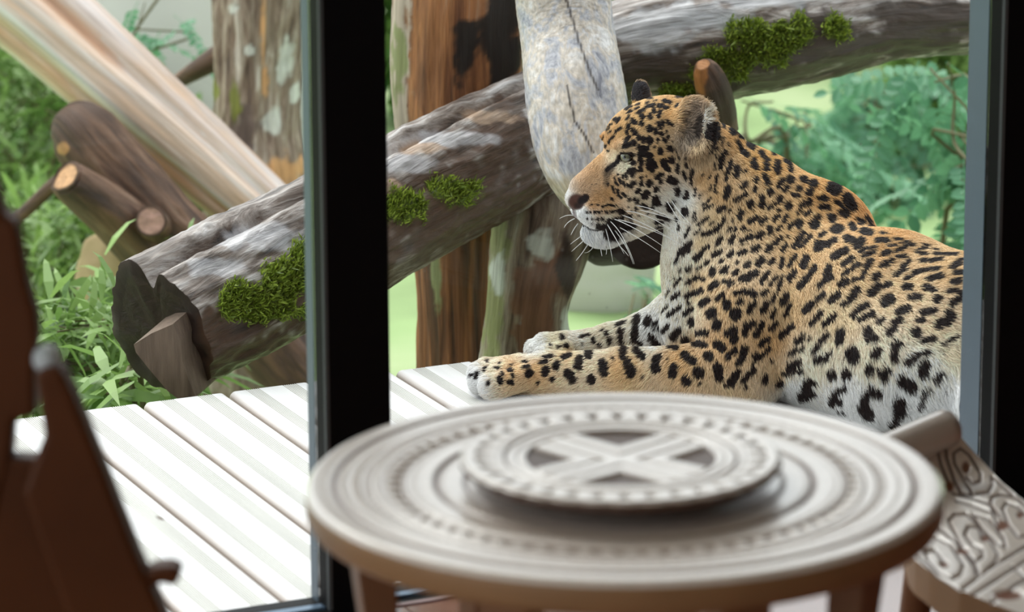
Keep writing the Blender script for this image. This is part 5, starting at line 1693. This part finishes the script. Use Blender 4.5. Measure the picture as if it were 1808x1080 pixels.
for (a, b_, c) in WH:
    hit = bvh.ray_cast(org, Vector(ray(*a).tolist()).normalized())[0]
    y0 = (hit[1] if hit is not None else HY - .04)
    A_, B_, C_ = at(a[0], a[1], y0 + .002), at(b_[0], b_[1], y0 - .022), at(c[0], c[1], y0 - .036)
    t = np.linspace(0, 1, 9)[:, None]
    pts = (1 - t) ** 2 * A_ + 2 * t * (1 - t) * B_ + t * t * C_
    MB().tube(pts, np.linspace(.00085, .00025, 9), 5).build('whisker', M['whisker'], jag, smooth=True)

# ------------------------------------------------------------------ plants and rocks of the enclosure
def frond_mesh(name, seed, pairs=11, length=.27, lw=.011, ll=.036):
    r_ = np.random.default_rng(seed)
    vs, fs, var = [], [], []
    def rach(u):
        return np.array([u * length, .03 * math.sin(u * 2 + seed), -.22 * length * u * u])
    for k in range(pairs * 2 + 1):
        u = .16 + .84 * (k // 2) / pairs
        c = rach(u)
        sd = 1 if k % 2 else -1
        if k == pairs * 2:
            d = np.array([1, 0, -.3])
        else:
            d = np.array([.35 + r_.normal(0, .08), sd, -.35 + r_.normal(0, .18)])
        d /= np.linalg.norm(d)
        w = np.cross(d, np.array([0.1, 0, 1.0])); w /= np.linalg.norm(w)
        L = ll * (1 - .35 * abs(u - .55)) * r_.uniform(.85, 1.15)
        up = np.cross(w, d) * .003
        n0 = len(vs)
        vs += [c, c + d * L * .3 + w * lw * .85 + up, c + d * L * .7 + w * lw * .8 + up, c + d * L, c + d * L * .7 - w * lw * .8 + up, c + d * L * .3 - w * lw * .85 + up]
        fs += [(n0, n0 + 1, n0 + 2, n0 + 3), (n0, n0 + 3, n0 + 4, n0 + 5)]
        var += [r_.uniform(0, .4)] * 6
    for i in range(8):
        a, b_ = rach(i / 8), rach((i + 1) / 8)
        n0 = len(vs)
        o_ = np.array([0, .0016, 0])
        vs += [a - o_, a + o_, b_ + o_, b_ - o_]
        fs.append((n0, n0 + 1, n0 + 2, n0 + 3)); var += [.2] * 4
    me = mesh_np(name, vs, fs, False)
    vattr(me, 'var', var, 'FLOAT')
    return me


FR = [frond_mesh('frond', s) for s in (1, 2, 3, 4)]
for f_ in FR: f_.materials.append(M['frond'])


def shrub(name, label, cat, group, base, spots, meshes, mat, scl=(.8, 1.25), stems=4, down=.35, part='frond', stem_r=.007, heading=None):
    """stems from the ground with leaf sprays at the given points"""
    r_ = root_e = empty(name, base, label, cat, group)
    base = np.asarray(base, float)
    spots = [np.asarray(p) for p in spots]
    for i, p in enumerate(spots):
        o = bpy.data.objects.new(part, meshes[i % len(meshes)])
        COL.objects.link(o)
        hd = random.uniform(0, 2 * math.pi) if heading is None else heading + random.gauss(0, .5)
        o.parent = root_e; o.matrix_parent_inverse = root_e.matrix_world.inverted()
        o.matrix_basis = Matrix.Translation(Vector(p.tolist())) @ Matrix.Rotation(hd, 4, 'Z') @ Matrix.Rotation(random.gauss(down, .35), 4, 'Y') @ Matrix.Rotation(random.gauss(0, .5), 4, 'X') @ Matrix.Scale(random.uniform(*scl), 4)
    for k in range(stems):
        grp = spots[k::stems]
        if not grp: continue
        grp = sorted(grp, key=lambda q: q[2])
        pts = [base + rng.normal(0, .03, 3) * np.array([1, 1, 0])] + [g + np.array([0, 0, -.004]) for g in grp[::max(1, len(grp) // 4)]]
        c4 = spline([list(q) + [0] for q in pts], 24)[:, :3] if len(pts) > 2 else np.array(pts)
        MB().tube(c4, np.linspace(stem_r, stem_r * .35, len(c4)), 6).build('stem', M['stem'], root_e, smooth=True)
    return root_e


def scatter(x0, x1, y0, y1, Y0, Y1, n):
    out = []
    for _ in range(n):
        out.append(at(random.uniform(x0, x1), random.uniform(y0, y1), random.uniform(Y0, Y1)))
    return out


def gbase(px, Y):
    p = at(px, 300, Y)
    return np.array([p[0], Y, float(ground_z(np.array([p[0]]), np.array([Y]))[0])])


for (lab, bx, Y, box, n) in (
        ('feathery green shrub directly behind the jaguar\'s neck', 1390, 9.0, (1300, 1450, 165, 330), 22),
        ('feathery green shrub rising behind the jaguar\'s shoulder', 1530, 10.0, (1440, 1640, 110, 300), 40),
        ('feathery green shrub beside the right window frame', 1710, 8.3, (1640, 1790, 100, 380), 30),
        ('low feathery shrub behind the jaguar\'s back', 1600, 11.0, (1420, 1760, 150, 330), 40),
        ('sprig of feathery leaves hanging at the jaguar\'s throat', 1140, 8.2, (1110, 1200, 486, 545), 5)):
    shrub('feathery_shrub', lab, 'shrub', 'feathery shrubs behind the jaguar', gbase(bx, Y), scatter(*box, Y - .12, Y + .12, n), FR, M['frond'], scl=(1.0, 1.5), stems=5, down=.55)


def spray_mesh(name, seed, n=12, ll=.10, lw=.0075):
    r_ = np.random.default_rng(seed)
    vs, fs, var = [], [], []
    for k in range(n):
        a = r_.uniform(0, 2 * math.pi)
        c = np.array([r_.normal(0, .03), r_.normal(0, .03), r_.normal(0, .03)])
        d = np.array([math.cos(a), math.sin(a), r_.uniform(-.7, .9)]); d /= np.linalg.norm(d)
        w = np.cross(d, np.array([0, 0, 1.0])); w /= np.linalg.norm(w)
        L = ll * r_.uniform(.6, 1.25)
        dr = np.array([0, 0, -.25 * L])
        n0 = len(vs)
        vs += [c - w * lw * .3, c + w * lw * .3, c + d * L * .35 + w * lw, c + d * L * .35 - w * lw, c + d * L * .75 + w * lw * .6 + dr * .4, c + d * L * .75 - w * lw * .6 + dr * .4, c + d * L + dr]
        fs += [(n0, n0 + 1, n0 + 2, n0 + 3), (n0 + 3, n0 + 2, n0 + 4, n0 + 5), (n0 + 5, n0 + 4, n0 + 6)]
        var += [r_.uniform(0, .9)] * 7
    me = mesh_np(name, vs, fs, False)
    vattr(me, 'var', var, 'FLOAT')
    return me


SP = [spray_mesh('leaf_spray', 10 + s) for s in range(4)]
for f_ in SP: f_.materials.append(M['bamboo'])
for (lab, bx, Y, box, n) in (
        ('bright bamboo clump at the far left above the chair', 30, 9.6, (-60, 150, 70, 330), 60),
        ('bamboo clump below the dark stubby log', 150, 8.55, (60, 230, 380, 560), 50),
        ('low bamboo clump at the deck\'s far left corner', 120, 7.0, (50, 200, 560, 715), 46),
        ('low bamboo clump under the big log\'s sawn end', 250, 7.45, (190, 330, 480, 715), 50),
        ('bamboo clump behind the chair\'s top', -30, 9.1, (-120, 90, 330, 560), 50)):
    shrub('bamboo_clump', lab, 'bamboo', 'bamboo clumps left of the log', gbase(bx, Y), scatter(*box, Y - .12, Y + .12, n), SP, M['bamboo'], scl=(.8, 1.3), stems=7, down=.1, part='leaf_spray', stem_r=.005)
BLD = []
for s in range(3):
    me = spray_mesh('leaf_spray', 40 + s, 7, .17, .013)
    me.materials.append(M['bamboo']); BLD.append(me)
shrub('strap_leaf_plant', 'broad-bladed grass plant at the deck edge beneath the log', 'plant', None, gbase(235, 6.66), scatter(205, 262, 640, 712, 6.55, 6.68, 7), BLD, M['bamboo'], scl=(.7, 1.0), stems=2, down=-.3, part='leaf_spray')
shrub('hanging_sprig', 'bright green leafy sprig dangling before the pale rock', 'plant', None, at(330, -60, 8.9), scatter(205, 360, -10, 110, 8.85, 8.95, 9), FR[:2], M['bamboo'], scl=(.5, .8), stems=1, down=.6, stem_r=.004)


def bush(lab, bx, Y, w, h, n, seed, mat, ll=.09):
    r_ = np.random.default_rng(seed)
    b0 = gbase(bx, Y)
    e = empty('background_bush', b0, lab, 'bush', 'bushes at the back of the enclosure')
    u = r_.normal(0, 1, (n, 3)); u /= np.linalg.norm(u, axis=1)[:, None]
    rad = r_.uniform(.55, 1.0, (n, 1)) ** .5 * (1 + .25 * fbm(u * 2.2, 3, seed))[:, None]
    c = b0 + np.array([0, 0, h * .5]) + u * rad * np.array([w, w * .6, h * .55])
    c[:, 2] = np.maximum(c[:, 2], b0[2] + .02)
    d = u + r_.normal(0, .7, (n, 3)) + np.array([0, 0, -.2]); d /= np.linalg.norm(d, axis=1)[:, None]
    sd = np.cross(d, r_.normal(0, 1, (n, 3))); sd /= np.linalg.norm(sd, axis=1)[:, None]
    L = ll * r_.uniform(.6, 1.2, (n, 1))
    vs = np.stack([c, c + d * L * .5 + sd * L * .28, c + d * L, c + d * L * .5 - sd * L * .28], 1).reshape(-1, 3)
    me = mesh_np('foliage', vs, np.arange(4 * n).reshape(n, 4), False)
    vattr(me, 'var', np.repeat(r_.uniform(0, .9, n), 4), 'FLOAT')
    link('foliage', me, mat, e)
    for k in range(3):
        a = b0 + np.array([r_.normal(0, w * .15), r_.normal(0, w * .1), -.02])
        MB().tube([a, a + np.array([r_.normal(0, .1), 0, h * .4]), a + np.array([r_.normal(0, .3), 0, h * .8])], [.025, .018, .008], 7).build('stem', M['stem'], e, smooth=True)
    return e


for i, (lab, bx, Y, w, h, n, mt, ll) in enumerate((
        ('dense bush filling the far left corner behind the bamboo', -40, 11.6, .42, 1.1, 4200, 'hedge', .09),
        ('green bush behind the dark stubby log', 215, 10.08, .26, .30, 2000, 'hedge', .08),
        ('green bush seen between the stripped post and the leaning log', 860, 11.0, .40, 1.2, 3600, 'hedge', .10),
        ('green bush above the mossy log right of the leaning log', 1130, 12.8, .50, 1.5, 3600, 'frond', .10),
        ('large blue-green bush behind the feathery shrubs', 1640, 12.4, .44, .95, 4600, 'frond', .10),
        ('blue-green bush behind the right window frame', 1800, 11.6, .36, 1.0, 3600, 'hedge', .10),
        ('low lime-green bush behind the jaguar\'s rump', 1690, 10.55, .17, .36, 1200, 'bamboo', .09))):
    bush(lab, bx, Y, w, h, n, 90 + i, M[mt], ll)

M['sandstone'] = plain('tan_stone', L4(176, 154, 116), .85, vary=.2, scale=9, bump=.4)
M['rock'] = plain('pale_rock', L4(196, 194, 190), .85, vary=.16, scale=5, bump=.4)


def boulder(lab, px, py, Y, rx, rz, seed, mat='rock'):
    n, mm = 48, 30
    p0 = at(px, py, Y)
    vs = []
    for i in range(mm + 1):
        t = math.pi * i / mm
        for k in range(n):
            p = 2 * math.pi * k / n
            vs.append((math.sin(t) * math.cos(p), math.sin(t) * math.sin(p), math.cos(t)))
    vs = np.array(vs)
    vs = vs * (1 + .22 * fbm(vs * 1.6, 4, seed))[:, None]
    V = p0 + vs * np.array([rx, rx * .6, rz])
    fs = [(i * n + k, i * n + (k + 1) % n, (i + 1) * n + (k + 1) % n, (i + 1) * n + k) for i in range(mm) for k in range(n)]
    o = link('boulder', mesh_np('boulder', V - p0, fs), M[mat])
    o.location = Vector(p0.tolist())
    return tag(o, lab, 'rock', 'pale boulders at the back')


boulder('large pale boulder at the top left between the peeled beam and the lichened tree', 330, 110, 10.6, .36, .75, 61)
boulder('pale boulder behind the feathery shrubs under the mossy log', 1370, 150, 11.9, .28, .42, 62)
boulder('small pale stone on the grass beyond the deck below the jaguar\'s chin', 1060, 480, 9.0, .14, .16, 63)
boulder('tan stone lying under the dark stubby log', 205, 490, 8.22, .085, .10, 64, 'sandstone')
